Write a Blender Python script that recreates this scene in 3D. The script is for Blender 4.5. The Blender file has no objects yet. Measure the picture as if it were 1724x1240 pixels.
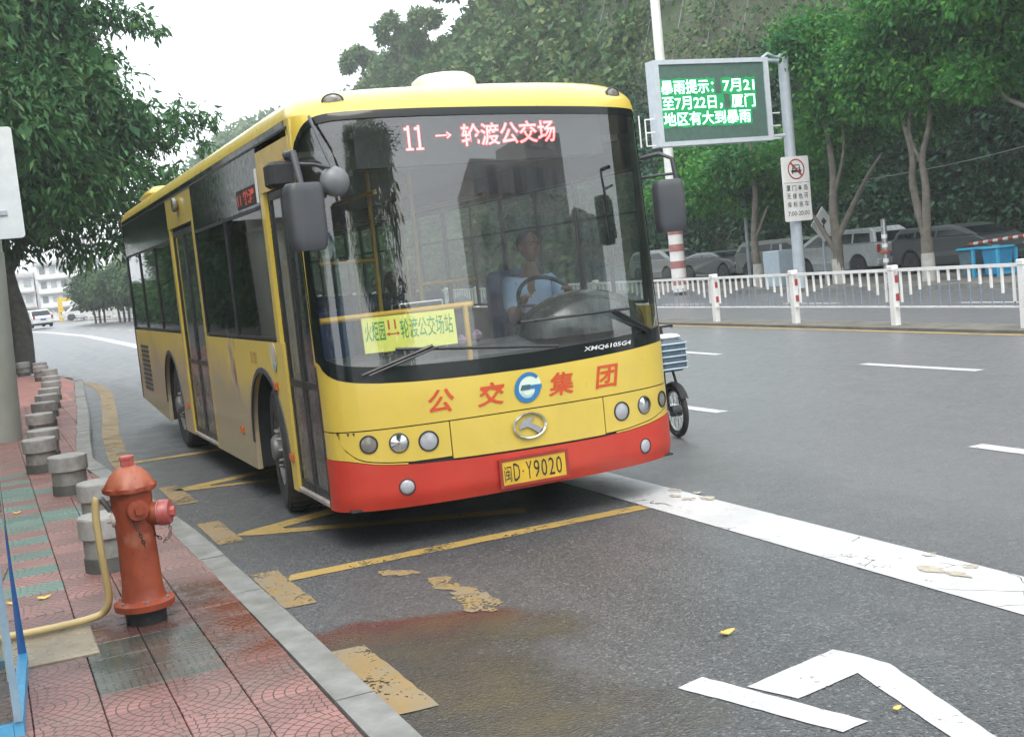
import bpy, math, random
import numpy as np
from mathutils import Vector, Matrix

rnd = random.Random(7)
sc = bpy.context.scene
R = math.radians
PI = math.pi

# ------------------------------------------------------------------ camera
CAM_LOC = (-1.9203, -7.0242, 1.738)
PITCH, ROLL, YAW, FPX = 0.0898, -0.1007, 0.4134, 2015.4
cam = bpy.data.cameras.new('camera')
camo = bpy.data.objects.new('camera', cam)
sc.collection.objects.link(camo)
_fw = Vector((math.sin(YAW) * math.cos(PITCH), math.cos(YAW) * math.cos(PITCH), -math.sin(PITCH)))
_r0 = Vector((math.cos(YAW), -math.sin(YAW), 0))
_u0 = _r0.cross(_fw)
_r = _r0 * math.cos(ROLL) + _u0 * math.sin(ROLL)
_u = -_r0 * math.sin(ROLL) + _u0 * math.cos(ROLL)
_m = Matrix((_r, _u, -_fw)).transposed().to_4x4()
_m.translation = Vector(CAM_LOC)
camo.matrix_world = _m
cam.sensor_width = 36.0
cam.lens = 36.0 * FPX / 1724.0
cam.clip_start = 0.05
cam.clip_end = 3000
sc.camera = camo

# ------------------------------------------------------------------ world, sun, exposure
SUN_EL, SUN_AZ = R(58), R(200)
world = bpy.data.worlds.new('World')
sc.world = world
world.use_nodes = True
nt = world.node_tree
nt.nodes.clear()
wo = nt.nodes.new('ShaderNodeOutputWorld')
sky = nt.nodes.new('ShaderNodeTexSky')
sky.sky_type = 'NISHITA'
sky.sun_disc = False
sky.sun_elevation = SUN_EL
sky.sun_rotation = SUN_AZ
sky.dust_density = 6
b1 = nt.nodes.new('ShaderNodeBackground')
b1.inputs[1].default_value = 0.05
nt.links.new(sky.outputs[0], b1.inputs[0])
tcw = nt.nodes.new('ShaderNodeTexCoord')
sep = nt.nodes.new('ShaderNodeSeparateXYZ')
nt.links.new(tcw.outputs['Generated'], sep.inputs[0])
ramp = nt.nodes.new('ShaderNodeMapRange')          # overcast cloud layer, brighter overhead
ramp.inputs[1].default_value = -0.05
ramp.inputs[2].default_value = 1.0
ramp.inputs[3].default_value = 1.15
ramp.inputs[4].default_value = 1.5
nt.links.new(sep.outputs[2], ramp.inputs[0])
nz = nt.nodes.new('ShaderNodeTexNoise')
nz.inputs['Scale'].default_value = 1.6
nt.links.new(tcw.outputs['Generated'], nz.inputs['Vector'])
nr = nt.nodes.new('ShaderNodeMapRange')
nr.inputs[1].default_value = 0.3; nr.inputs[2].default_value = 0.7
nr.inputs[3].default_value = 0.9; nr.inputs[4].default_value = 1.1
nt.links.new(nz.outputs[0], nr.inputs[0])
mu = nt.nodes.new('ShaderNodeMath'); mu.operation = 'MULTIPLY'
nt.links.new(ramp.outputs[0], mu.inputs[0]); nt.links.new(nr.outputs[0], mu.inputs[1])
b2 = nt.nodes.new('ShaderNodeBackground')
b2.inputs[0].default_value = (0.925, 0.98, 1.0, 1)
nt.links.new(mu.outputs[0], b2.inputs[1])
ad = nt.nodes.new('ShaderNodeAddShader')
nt.links.new(b1.outputs[0], ad.inputs[0]); nt.links.new(b2.outputs[0], ad.inputs[1])
nt.links.new(ad.outputs[0], wo.inputs[0])

sl = bpy.data.lights.new('sun', 'SUN')
sl.energy = 0.8
sl.angle = R(25)
sl.color = (1.0, 0.97, 0.92)
so = bpy.data.objects.new('sun', sl)
sc.collection.objects.link(so)
so.rotation_euler = (PI / 2 - SUN_EL, 0, PI - SUN_AZ)
sc.view_settings.view_transform = 'Standard'
sc.view_settings.look = 'None'
sc.view_settings.exposure = 0.68
sc.view_settings.gamma = 1
sc.view_settings.use_curve_mapping = False
sc.cycles.max_bounces = 8
sc.cycles.transparent_max_bounces = 24
sc.cycles.volume_bounces = 0
sc.cycles.use_denoising = True
sc.cycles.volume_step_rate = 4
sc.cycles.caustics_reflective = False
sc.cycles.caustics_refractive = False

# ------------------------------------------------------------------ materials
MATS = {}
def new_mat(name):
    m = bpy.data.materials.new(name); m.use_nodes = True
    return m, m.node_tree, m.node_tree.nodes['Principled BSDF']
def N(t, typ, **kw):
    n = t.nodes.new(typ)
    for k, v in kw.items():
        if k.startswith('i_'):
            n.inputs[int(k[2:]) if k[2:].isdigit() else k[2:]].default_value = v
        else: setattr(n, k, v)
    return n
def L(t, a, b): t.links.new(a, b)
def mixc(t, f, a, b, mode='MIX'):
    n = t.nodes.new('ShaderNodeMix'); n.data_type = 'RGBA'; n.blend_type = mode
    for sock, v in ((n.inputs[0], f), (n.inputs[6], a), (n.inputs[7], b)):
        if hasattr(v, 'is_output'): t.links.new(v, sock)
        else: sock.default_value = v if not isinstance(v, tuple) else (*v[:3], 1)
    return n.outputs[2]
def mth(t, op, a, b=None, clamp=False):
    n = t.nodes.new('ShaderNodeMath'); n.operation = op; n.use_clamp = clamp
    for i, v in enumerate((a, b)):
        if v is None: continue
        if hasattr(v, 'is_output'): t.links.new(v, n.inputs[i])
        else: n.inputs[i].default_value = v
    return n.outputs[0]
def rng(t, v, a, b, c=0.0, d=1.0):
    n = t.nodes.new('ShaderNodeMapRange')
    t.links.new(v, n.inputs[0])
    for i, x in enumerate((a, b, c, d)): n.inputs[i + 1].default_value = x
    return n.outputs[0]
def noise(t, vec, scale, detail=4, rough=.55):
    n = t.nodes.new('ShaderNodeTexNoise'); n.inputs['Scale'].default_value = scale
    n.inputs['Detail'].default_value = detail; n.inputs['Roughness'].default_value = rough
    if vec is not None: t.links.new(vec, n.inputs['Vector'])
    return n.outputs[0]
def pos(t): return N(t, 'ShaderNodeNewGeometry').outputs['Position']
def bump(t, b, h, s=.3, d=.01):
    n = t.nodes.new('ShaderNodeBump'); n.inputs['Strength'].default_value = s
    n.inputs['Distance'].default_value = d
    t.links.new(h, n.inputs['Height']); t.links.new(n.outputs[0], b.inputs['Normal'])
def pm(name, col, rough=.5, var=.12, scale=6., metal=0., bmp=0., coat=0., spec=.5, grime=None, gamt=.5):
    if name in MATS: return MATS[name]
    m, t, b = new_mat(name)
    p = pos(t)
    n1 = noise(t, p, scale)
    dark = tuple(c * (1 - var * 2) for c in col); lite = tuple(min(1, c * (1 + var)) for c in col)
    c = mixc(t, rng(t, n1, .3, .7), dark, lite)
    if grime is not None:
        n2 = noise(t, p, scale * .45, 6, .65)
        c = mixc(t, rng(t, n2, .45, .75, 0, gamt), c, grime)
    L(t, c, b.inputs['Base Color'])
    L(t, rng(t, noise(t, p, scale * 3), .3, .7, max(.02, rough - .1), min(1, rough + .1)), b.inputs['Roughness'])
    b.inputs['Metallic'].default_value = metal
    b.inputs['Coat Weight'].default_value = coat
    b.inputs['Coat Roughness'].default_value = .08
    b.inputs['Specular IOR Level'].default_value = spec
    if bmp: bump(t, b, noise(t, p, scale * 12, 3), bmp, .01)
    MATS[name] = m
    return m
def emat(name, col, s, base=(.02, .02, .02)):
    if name in MATS: return MATS[name]
    m, t, b = new_mat(name)
    n = noise(t, pos(t), 30.)
    L(t, mixc(t, n, tuple(c * .85 for c in col), col), b.inputs['Emission Color'])
    b.inputs['Base Color'].default_value = (*base, 1)
    b.inputs['Emission Strength'].default_value = s
    MATS[name] = m
    return m
def gmat(name, tint=(.75, .8, .8), refl=1.0, rough=.01, ior=1.5, dirt=.05, dcol=(.35, .35, .33)):
    if name in MATS: return MATS[name]
    m, t, b = new_mat(name)
    t.nodes.remove(b)
    out = t.nodes['Material Output']
    tr = N(t, 'ShaderNodeBsdfTransparent'); tr.inputs[0].default_value = (*tint, 1)
    gl = N(t, 'ShaderNodeBsdfGlossy'); gl.inputs['Roughness'].default_value = rough
    gl.inputs['Color'].default_value = (1, 1, 1, 1)
    # Schlick term from the unsigned angle, so that light passes a thin pane equally both ways
    ge = N(t, 'ShaderNodeNewGeometry'); dp = N(t, 'ShaderNodeVectorMath', operation='DOT_PRODUCT')
    L(t, ge.outputs['Incoming'], dp.inputs[0]); L(t, ge.outputs['Normal'], dp.inputs[1])
    cc = mth(t, 'SUBTRACT', 1.0, mth(t, 'ABSOLUTE', dp.outputs['Value']), True)
    fo = mth(t, 'ADD', .043, mth(t, 'MULTIPLY', mth(t, 'POWER', cc, 5.), .957))
    mx = N(t, 'ShaderNodeMixShader')
    L(t, mth(t, 'MULTIPLY', fo, refl, True), mx.inputs[0])
    L(t, tr.outputs[0], mx.inputs[1]); L(t, gl.outputs[0], mx.inputs[2])
    df = N(t, 'ShaderNodeBsdfDiffuse'); df.inputs[0].default_value = (*dcol, 1)
    m2 = N(t, 'ShaderNodeMixShader')
    L(t, rng(t, noise(t, pos(t), 5., 6, .7), .35, .8, dirt * .3, dirt * 2), m2.inputs[0])
    L(t, mx.outputs[0], m2.inputs[1]); L(t, df.outputs[0], m2.inputs[2])
    L(t, m2.outputs[0], out.inputs[0])
    MATS[name] = m
    return m
def leafmat(name, c1, c2, c3, trans=.25):
    if name in MATS: return MATS[name]
    m, t, b = new_mat(name)
    g = N(t, 'ShaderNodeNewGeometry')
    rpi = g.outputs['Random Per Island']
    n1 = noise(t, g.outputs['Position'], .55, 3)
    c = mixc(t, rng(t, n1, .35, .65), c1, c2)
    c = mixc(t, rng(t, rpi, .55, 1.0, 0, .8), c, c3)
    L(t, c, b.inputs['Base Color'])
    b.inputs['Roughness'].default_value = .5
    b.inputs['Specular IOR Level'].default_value = .22
    tl = N(t, 'ShaderNodeBsdfTranslucent'); L(t, c, tl.inputs[0])
    mx = N(t, 'ShaderNodeMixShader'); mx.inputs[0].default_value = trans
    L(t, b.outputs[0], mx.inputs[1]); L(t, tl.outputs[0], mx.inputs[2])
    L(t, mx.outputs[0], t.nodes['Material Output'].inputs[0])
    MATS[name] = m
    return m

def asphalt():
    m, t, b = new_mat('asphalt')
    p = pos(t)
    big = noise(t, p, .35, 5, .6); mid = noise(t, p, 3.5, 4); 
    v = N(t, 'ShaderNodeTexVoronoi'); v.inputs['Scale'].default_value = 88; L(t, p, v.inputs['Vector'])
    fine = noise(t, p, 140., 2)
    c = mixc(t, rng(t, big, .3, .7), (.072, .075, .080), (.112, .114, .120))
    c = mixc(t, rng(t, mid, .35, .7, 0, .5), c, (.060, .063, .067))
    mp = N(t, 'ShaderNodeMapping'); mp.inputs['Scale'].default_value = (1.1, .035, 1); L(t, p, mp.inputs['Vector'])
    c = mixc(t, rng(t, noise(t, mp.outputs[0], 1.6, 3), .35, .62, 0, .45), c, (.052, .054, .057))     # tyre tracks along the lanes
    sp = N(t, 'ShaderNodeSeparateColor'); L(t, v.outputs['Color'], sp.inputs[0])
    c = mixc(t, rng(t, sp.outputs[0], .78, 1.0, 0, .6), c, (.24, .24, .24))
    c = mixc(t, rng(t, sp.outputs[1], .55, 1.0, 0, .7), c, (.024, .026, .028))
    sx = N(t, 'ShaderNodeSeparateXYZ'); L(t, p, sx.inputs[0])
    X, Y = sx.outputs[0], sx.outputs[1]
    lane = rng(t, mth(t, 'ADD', X, rng(t, noise(t, p, .8, 3), .3, .7, -.6, .6)), 1.6, 3.8, 0, .55)      # paler tone over the running lanes
    c = mixc(t, lane, c, (.185, .182, .192))
    # wet run-off beside the hydrant
    wob = rng(t, noise(t, p, 1.6, 4), .3, .7, -.35, .35)
    yy = mth(t, 'ADD', Y, mth(t, 'ADD', mth(t, 'MULTIPLY', X, .22), mth(t, 'MULTIPLY', wob, .35)))
    edge = rng(t, yy, -1.36, -1.50)
    xx = mth(t, 'ADD', mth(t, 'ADD', X, wob), mth(t, 'MULTIPLY', mth(t, 'ADD', Y, 1.5), -.15))
    wet = mth(t, 'MULTIPLY', edge, rng(t, xx, .62, .12), True)
    c = mixc(t, mth(t, 'MULTIPLY', wet, .62), c, (.030, .029, .022))
    red = mth(t, 'MULTIPLY', mth(t, 'MULTIPLY', rng(t, yy, -1.37, -1.46), rng(t, yy, -1.85, -1.5)), rng(t, xx, .5, .15), True)
    c = mixc(t, mth(t, 'MULTIPLY', red, .75), c, (.11, .028, .024))
    och = mth(t, 'MULTIPLY', wet, rng(t, noise(t, p, 2.2, 4), .45, .7, 0, .5))
    c = mixc(t, och, c, (.105, .085, .035))
    L(t, c, b.inputs['Base Color'])
    r = mth(t, 'SUBTRACT', rng(t, mid, .3, .7, .32, .44), mth(t, 'MULTIPLY', wet, .2))
    L(t, r, b.inputs['Roughness'])
    h = mth(t, 'ADD', v.outputs['Distance'], mth(t, 'MULTIPLY', fine, .5))
    bump(t, b, h, .55, .006)
    return m
def paint(name, col, wear=.5, col2=None):
    m, t, b = new_mat(name)
    p = pos(t)
    n = noise(t, p, 14., 6, .7); n2 = noise(t, p, 1.5, 3); n3 = noise(t, p, 90., 2)
    c = mixc(t, rng(t, n2, .3, .7), tuple(x * .78 for x in col), col)
    c = mixc(t, rng(t, noise(t, p, 6., 5, .65), .48, .72, 0, .35), c, (.20, .195, .185))
    if col2: c = mixc(t, rng(t, noise(t, p, 4., 5), .45, .62), c, col2)
    c = mixc(t, rng(t, n, .62, .72, 0, wear), c, (.10, .10, .10))
    c = mixc(t, rng(t, n3, .6, .75, 0, .25), c, (.15, .15, .14))
    L(t, c, b.inputs['Base Color']); b.inputs['Roughness'].default_value = .6
    bump(t, b, n3, .3, .004)
    # chips and hairline cracks where the asphalt shows through
    vo = N(t, 'ShaderNodeTexVoronoi', feature='DISTANCE_TO_EDGE'); vo.inputs['Scale'].default_value = 2.6
    wp = mixc(t, .12, p, N(t, 'ShaderNodeTexNoise').outputs['Color'])
    ns = N(t, 'ShaderNodeTexNoise'); ns.inputs['Scale'].default_value = 5.; L(t, p, ns.inputs['Vector'])
    L(t, mixc(t, .10, p, ns.outputs['Color']), vo.inputs['Vector'])
    crack = mth(t, 'MULTIPLY', mth(t, 'LESS_THAN', vo.outputs['Distance'], .006), mth(t, 'GREATER_THAN', noise(t, p, .9, 2), .53))
    chip = mth(t, 'GREATER_THAN', mth(t, 'ADD', mth(t, 'MULTIPLY', noise(t, p, 38., 4, .7), .6), mth(t, 'MULTIPLY', noise(t, p, 3., 3), .4)), .66 - .11 * wear)
    hole = mth(t, 'MAXIMUM', crack, chip)
    tr = N(t, 'ShaderNodeBsdfTransparent'); mx = N(t, 'ShaderNodeMixShader'); L(t, hole, mx.inputs[0])
    L(t, b.outputs[0], mx.inputs[1]); L(t, tr.outputs[0], mx.inputs[2]); L(t, mx.outputs[0], t.nodes['Material Output'].inputs[0])
    MATS[name] = m
    return m
def fan_tile(name, c1, c2, joint, w=.265, plain=False, stripes=False):
    m, t, b = new_mat(name)
    tc = N(t, 'ShaderNodeTexCoord')
    oi = N(t, 'ShaderNodeObjectInfo')
    sx = N(t, 'ShaderNodeSeparateXYZ'); L(t, tc.outputs['Object'], sx.inputs[0])
    x = mth(t, 'ADD', sx.outputs[0], w / 2); y = mth(t, 'ADD', sx.outputs[1], w / 2)
    if stripes:
        q = mth(t, 'FRACT', mth(t, 'MULTIPLY', x, 1 / .033))
        g = mth(t, 'MULTIPLY', mth(t, 'LESS_THAN', q, .22), mth(t, 'GREATER_THAN', mth(t, 'ABSOLUTE', sx.outputs[1]), .02))
    else:
        r = mth(t, 'SQRT', mth(t, 'ADD', mth(t, 'MULTIPLY', x, x), mth(t, 'MULTIPLY', y, y)))
        ring = mth(t, 'MULTIPLY', r, 1 / .0445)
        rf = mth(t, 'FRACT', ring); ri = mth(t, 'FLOOR', ring)
        a = mth(t, 'ARCTAN2', y, x)
        seg = mth(t, 'MULTIPLY', a, mth(t, 'ADD', mth(t, 'MULTIPLY', ri, .95), 1.2))
        sf = mth(t, 'FRACT', mth(t, 'ADD', seg, mth(t, 'MULTIPLY', ri, .5)))
        
        g = mth(t, 'MAXIMUM', mth(t, 'LESS_THAN', rf, .13), mth(t, 'LESS_THAN', sf, .13))
    p = pos(t)
    n = noise(t, p, 7., 5, .6)
    c = mixc(t, rng(t, n, .3, .7), c1, c2)
    c = mixc(t, rng(t, oi.outputs['Random'], 0, 1, 0, .75), c, tuple(v * .55 + .02 for v in c1))
    # wet, rust-stained patch around the hydrant running to the kerb
    sp = N(t, 'ShaderNodeSeparateXYZ'); L(t, p, sp.inputs[0])
    wob = rng(t, noise(t, p, 3., 4), .3, .7, -.22, .22)
    dx = mth(t, 'SUBTRACT', sp.outputs[0], -1.15)
    dy = mth(t, 'SUBTRACT', sp.outputs[1], -1.05)
    d = mth(t, 'SQRT', mth(t, 'ADD', mth(t, 'MULTIPLY', mth(t, 'MULTIPLY', dx, dx), 1.5), mth(t, 'MULTIPLY', mth(t, 'MULTIPLY', dy, dy), .55)))
    d = mth(t, 'ADD', d, wob)
    wet = rng(t, d, 1.0, .5)
    c = mixc(t, mth(t, 'MULTIPLY', wet, .85), c, tuple(v * .34 for v in c1))
    rust = mth(t, 'MULTIPLY', wet, rng(t, mth(t, 'ADD', sp.outputs[0], wob), -1.2, -.95))
    c = mixc(t, mth(t, 'MULTIPLY', rust, .7), c, (.20, .055, .03))
    dirt = noise(t, p, 2., 5, .65)
    c = mixc(t, rng(t, dirt, .42, .70, 0, .65), c, (.13, .115, .095))
    c = mixc(t, mth(t, 'MULTIPLY', g, .9), c, joint)
    L(t, c, b.inputs['Base Color'])
    L(t, mth(t, 'SUBTRACT', rng(t, n, .3, .7, .42, .6), mth(t, 'MULTIPLY', wet, rng(t, noise(t, p, 6., 4), .35, .6, .15, .50))), b.inputs['Roughness'])
    hh = mth(t, 'SUBTRACT', mth(t, 'MULTIPLY', noise(t, p, 60., 3), .4), g)
    bump(t, b, hh, .8, .005)
    MATS[name] = m
    return m

# palette
YEL = (.62, .46, .068)
M = {}
M['yellow'] = pm('bus_yellow', YEL, .36, .05, 2.5, coat=.55, grime=(.5, .37, .12), gamt=.35)
M['red'] = pm('bus_red', (.50, .036, .020), .42, .08, 3., coat=.1, grime=(.42, .09, .05), gamt=.4)
M['black'] = pm('black_trim', (.018, .02, .022), .35, .1)
M['matt'] = pm('matt_black', (.022, .024, .026), .75, .15)
M['fascia'] = pm('black_fascia_glass', (.010, .014, .014), .12, .05, spec=.35)
M['rubber'] = pm('tyre_rubber', (.03, .03, .032), .8, .2, 8., grime=(.09, .085, .08))
M['rim'] = pm('wheel_rim_steel', (.20, .20, .20), .55, .2, 9., metal=.3, grime=(.10, .09, .08))
M['chrome'] = pm('chrome', (.75, .76, .78), .12, .03, metal=1)
M['lens'] = pm('lamp_lens', (.36, .37, .40), .12, .06, 20., coat=.5)
M['lensdark'] = pm('dark_lamp_lens', (.20, .19, .17), .12, .06, 20., coat=.5)
M['grey'] = pm('grey_plastic', (.050, .056, .064), .5, .08, 5., grime=(.09, .09, .095))
M['metal'] = pm('grey_painted_metal', (.40, .45, .50), .42, .06)
M['steel'] = pm('brushed_steel', (.5, .51, .52), .3, .05, metal=.8)
M['white'] = pm('white_paint', (.78, .78, .77), .45, .05, 4., grime=(.55, .54, .5))
M['amber'] = pm('amber_lamp', (.55, .12, .02), .25, .08)
M['seat'] = pm('blue_seat_cover', (.03, .07, .19), .8, .1)
M['pole'] = pm('yellow_grab_pole', (.65, .38, .04), .35, .06)
M['ceiling'] = pm('cream_bus_lining', (.20, .20, .185), .6, .06)
M['floor'] = pm('bus_floor', (.10, .10, .10), .8, .1)
M['glass'] = gmat('windscreen_glass', (.86, .91, .90), 2.7, .012, 1.52, .04)
M['sglass'] = gmat('tinted_side_glass', (.09, .13, .12), .9, .02, 1.5, .03, (.2, .2, .18))
M['cglass'] = pm('dark_car_glass', (.010, .015, .017), .15, .05, spec=.3)
M['skin'] = pm('skin', (.26, .155, .105), .6, .06)
M['hair'] = pm('black_hair', (.015, .013, .012), .7, .1)
M['shirt'] = pm('light_blue_shirt', (.42, .56, .78), .8, .06)
M['trouser'] = pm('navy_trousers', (.03, .035, .05), .85, .06)
M['asphalt'] = asphalt()
M['wpaint'] = paint('white_road_paint', (.54, .545, .55), .35)
M['ypaint'] = paint('yellow_road_paint', (.42, .285, .08), .75)
M['ypaint2'] = paint('worn_ochre_paint', (.30, .205, .085), .95, (.22, .18, .12))
M['smudge'] = paint('tan_smudge', (.46, .41, .33), 1.2)
M['pink'] = fan_tile('pink_fan_tile', (.27, .125, .112), (.37, .185, .168), (.045, .033, .030))
M['teal'] = fan_tile('teal_fan_tile', (.12, .225, .185), (.165, .275, .23), (.045, .065, .058))
M['gtile'] = fan_tile('grey_grooved_tile', (.12, .13, .115), (.16, .17, .15), (.05, .055, .05), stripes=True)
M['joint'] = pm('sand_joint', (.13, .095, .08), .9, .2, 10.)
M['kerb'] = pm('granite_kerb', (.215, .218, .208), .6, .14, 7., bmp=.25, grime=(.115, .11, .092), gamt=.85)
M['granite'] = pm('grey_granite', (.29, .285, .275), .7, .14, 14., bmp=.3, grime=(.24, .235, .22), gamt=.5)
M['graniteD'] = pm('dark_granite_band', (.085, .088, .082), .75, .15, 14., bmp=.3)
M['bark'] = pm('dark_bark', (.085, .08, .068), .9, .25, 6., bmp=.8, grime=(.14, .135, .115))
M['bark2'] = pm('pale_bark', (.17, .15, .125), .9, .2, 5., bmp=.8, grime=(.10, .10, .08))
M['lime'] = pm('limewash', (.42, .41, .38), .85, .1)
M['leafA'] = leafmat('mango_leaf', (.028, .105, .040), (.060, .180, .052), (.11, .21, .065))
M['leafB'] = leafmat('street_tree_leaf', (.014, .110, .036), (.060, .25, .040), (.15, .34, .045), .35)
M['leafC'] = leafmat('hill_leaf', (.045, .120, .045), (.105, .195, .065), (.20, .23, .085))
M['leafD'] = leafmat('hedge_leaf', (.035, .085, .035), (.06, .13, .045), (.09, .15, .05))
M['concrete'] = pm('pale_concrete', (.42, .42, .39), .8, .08, 3., grime=(.28, .28, .25))

# ------------------------------------------------------------------ mesh helpers
COL = sc.collection
def tag(o, label=None, cat=None, group=None, kind=None):
    if label: o['label'] = label
    if cat: o['category'] = cat
    if group: o['group'] = group
    if kind: o['kind'] = kind
    return o
def empty(name, loc, label=None, cat=None, group=None, rz=0):
    o = bpy.data.objects.new(name, None); o.empty_display_size = .1
    COL.objects.link(o); o.location = loc; o.rotation_euler.z = rz
    o.matrix_world = Matrix.Translation(Vector(loc)) @ Matrix.Rotation(rz, 4, 'Z')
    return tag(o, label, cat, group)
def root_off(parent):
    if parent is None: return Vector((0, 0, 0))
    p = parent
    while p.parent: p = p.parent
    return Vector(p.location)
class MB:
    def __init__(s): s.v = []; s.f = []; s.mi = []; s.cur = 0
    def add(s, vs, fs, mi=None):
        b = len(s.v); s.v += [tuple(v) for v in vs]
        for f in fs: s.f.append(tuple(i + b for i in f)); s.mi.append(s.cur if mi is None else mi)
        return s
    def box(s, x0, x1, y0, y1, z0, z1):
        vs = [(x, y, z) for z in (z0, z1) for y in (y0, y1) for x in (x0, x1)]
        return s.add(vs, [(0, 2, 3, 1), (4, 5, 7, 6), (0, 1, 5, 4), (2, 6, 7, 3), (0, 4, 6, 2), (1, 3, 7, 5)])
    def bbox(s, x0, x1, y0, y1, z0, z1, b=.01):
        # box with chamfered vertical edges and top
        P = [(x0 + b, y0), (x1 - b, y0), (x1, y0 + b), (x1, y1 - b), (x1 - b, y1), (x0 + b, y1), (x0, y1 - b), (x0, y0 + b)]
        cx, cy = (x0 + x1) / 2, (y0 + y1) / 2
        def sh(p, d): return (p[0] + (d if p[0] < cx else -d), p[1] + (d if p[1] < cy else -d))
        rings = [[(*sh(p, b), z0) for p in P], [(*p, z0 + b) for p in P], [(*p, z1 - b) for p in P], [(*sh(p, b), z1) for p in P]]
        return s.rings(rings)
    def rings(s, rings, cap=True, closed=True):
        n = len(rings[0]); vs = [p for r in rings for p in r]; fs = []
        for k in range(len(rings) - 1):
            for i in range(n if closed else n - 1):
                j = (i + 1) % n
                fs.append((k * n + i, k * n + j, (k + 1) * n + j, (k + 1) * n + i))
        if cap:
            fs.append(tuple(range(n - 1, -1, -1))); fs.append(tuple((len(rings) - 1) * n + i for i in range(n)))
        return s.add(vs, fs)
    def tube(s, pts, r, n=8, cap=True):
        pts = [Vector(p) for p in pts]; rs = r if isinstance(r, (list, tuple)) else [r] * len(pts)
        rings = []; up = None
        for i, p in enumerate(pts):
            d = (pts[min(i + 1, len(pts) - 1)] - pts[max(i - 1, 0)]).normalized()
            if up is None:
                up = Vector((0, 0, 1)) if abs(d.z) < .9 else Vector((0, 1, 0))
            a = d.cross(up)
            if a.length < 1e-4: a = d.cross(Vector((1, 0, 0)))
            a.normalize(); bb = a.cross(d).normalized(); up = bb
            rings.append([p + (a * math.cos(2 * PI * k / n) + bb * math.sin(2 * PI * k / n)) * rs[i] for k in range(n)])
        return s.rings(rings, cap)
    def lathe(s, prof, c=(0, 0, 0), axis='z', n=24, cap=True):
        rings = []
        for (r, h) in prof:
            ring = []
            for k in range(n):
                a = 2 * PI * k / n
                if axis == 'z': ring.append((c[0] + r * math.cos(a), c[1] + r * math.sin(a), c[2] + h))
                elif axis == 'x': ring.append((c[0] + h, c[1] + r * math.cos(a), c[2] + r * math.sin(a)))
                else: ring.append((c[0] + r * math.sin(a), c[1] + h, c[2] + r * math.cos(a)))
            rings.append(ring)
        return s.rings(rings, cap)
    def prism(s, poly, fn0, fn1):
        n = len(poly); vs = [fn0(p) for p in poly] + [fn1(p) for p in poly]
        fs = [tuple(range(n)), tuple(range(2 * n - 1, n - 1, -1))]
        for i in range(n):
            j = (i + 1) % n; fs.append((i, i + n, j + n, j))
        return s.add(vs, fs)
    def build(s, name, mats, parent=None, smooth=None, world=True, bevel=None, xf=None):
        me = bpy.data.meshes.new(name)
        off = root_off(parent) if world else Vector((0, 0, 0))
        vs = s.v
        if xf is not None: vs = [tuple(xf @ Vector(v)) for v in vs]
        if off.length > 0: vs = [(v[0] - off.x, v[1] - off.y, v[2] - off.z) for v in vs]
        me.from_pydata(vs, [], s.f)
        if not isinstance(mats, (list, tuple)): mats = [mats]
        for m in mats: me.materials.append(m)
        if len(mats) > 1: me.polygons.foreach_set('material_index', s.mi)
        if smooth is not None:
            me.polygons.foreach_set('use_smooth', [True] * len(me.polygons))
            me.set_sharp_from_angle(angle=R(smooth))
        me.update()
        o = bpy.data.objects.new(name, me); COL.objects.link(o)
        if parent is not None: o.parent = parent
        if bevel:
            bv = o.modifiers.new('bevel', 'BEVEL'); bv.width = bevel; bv.segments = 2; bv.limit_method = 'ANGLE'; bv.angle_limit = R(40)
        return o
def npmesh(name, V, F, mat, parent=None, smooth=False):
    off = root_off(parent)
    V = np.asarray(V, dtype=np.float32) - np.array(off, dtype=np.float32)
    F = np.asarray(F, dtype=np.int32)
    me = bpy.data.meshes.new(name)
    me.vertices.add(len(V)); me.vertices.foreach_set('co', V.ravel())
    k = F.shape[1]
    me.loops.add(F.size); me.loops.foreach_set('vertex_index', F.ravel())
    me.polygons.add(len(F)); me.polygons.foreach_set('loop_start', np.arange(0, F.size, k, dtype=np.int32))
    if smooth: me.polygons.foreach_set('use_smooth', np.ones(len(F), dtype=bool))
    me.update(calc_edges=True); me.materials.append(mat)
    o = bpy.data.objects.new(name, me); COL.objects.link(o)
    if parent is not None: o.parent = parent
    return o
def copy_tree(o, parent=None):
    c = o.copy(); COL.objects.link(c)
    if parent is not None: c.parent = parent
    for ch in [x for x in KIDS.get(o.name, [])]: copy_tree(ch, c)
    return c
KIDS = {}
def index_kids(o):
    KIDS.clear()
    for x in bpy.data.objects:
        if x.parent: KIDS.setdefault(x.parent.name, []).append(x)

# text: outline mesh normalised to its own box, then mapped by a function (u 0..1, v 0..1, w)
def text_geo(body, bold=0., res=2):
    cu = bpy.data.curves.new('t', 'FONT'); cu.body = body; cu.size = 1; cu.offset = bold
    cu.resolution_u = res; cu.fill_mode = 'FRONT'
    o = bpy.data.objects.new('t', cu); COL.objects.link(o)
    dg = bpy.context.evaluated_depsgraph_get()
    me = bpy.data.meshes.new_from_object(o.evaluated_get(dg))
    vs = [v.co.copy() for v in me.vertices]; fs = [tuple(p.vertices) for p in me.polygons]
    bpy.data.objects.remove(o); bpy.data.curves.remove(cu); bpy.data.meshes.remove(me)
    return vs, fs
def text_on(name, body, mapf, mat, parent, bold=0., box=None, world=True, depth=None):
    vs, fs = text_geo(body, bold)
    x0 = min(v.x for v in vs); x1 = max(v.x for v in vs); y0 = min(v.y for v in vs); y1 = max(v.y for v in vs)
    mb = MB(); mb.add([mapf((v.x - x0) / (x1 - x0), (v.y - y0) / (y1 - y0)) for v in vs], fs)
    return mb.build(name, mat, parent, world=world)

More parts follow.
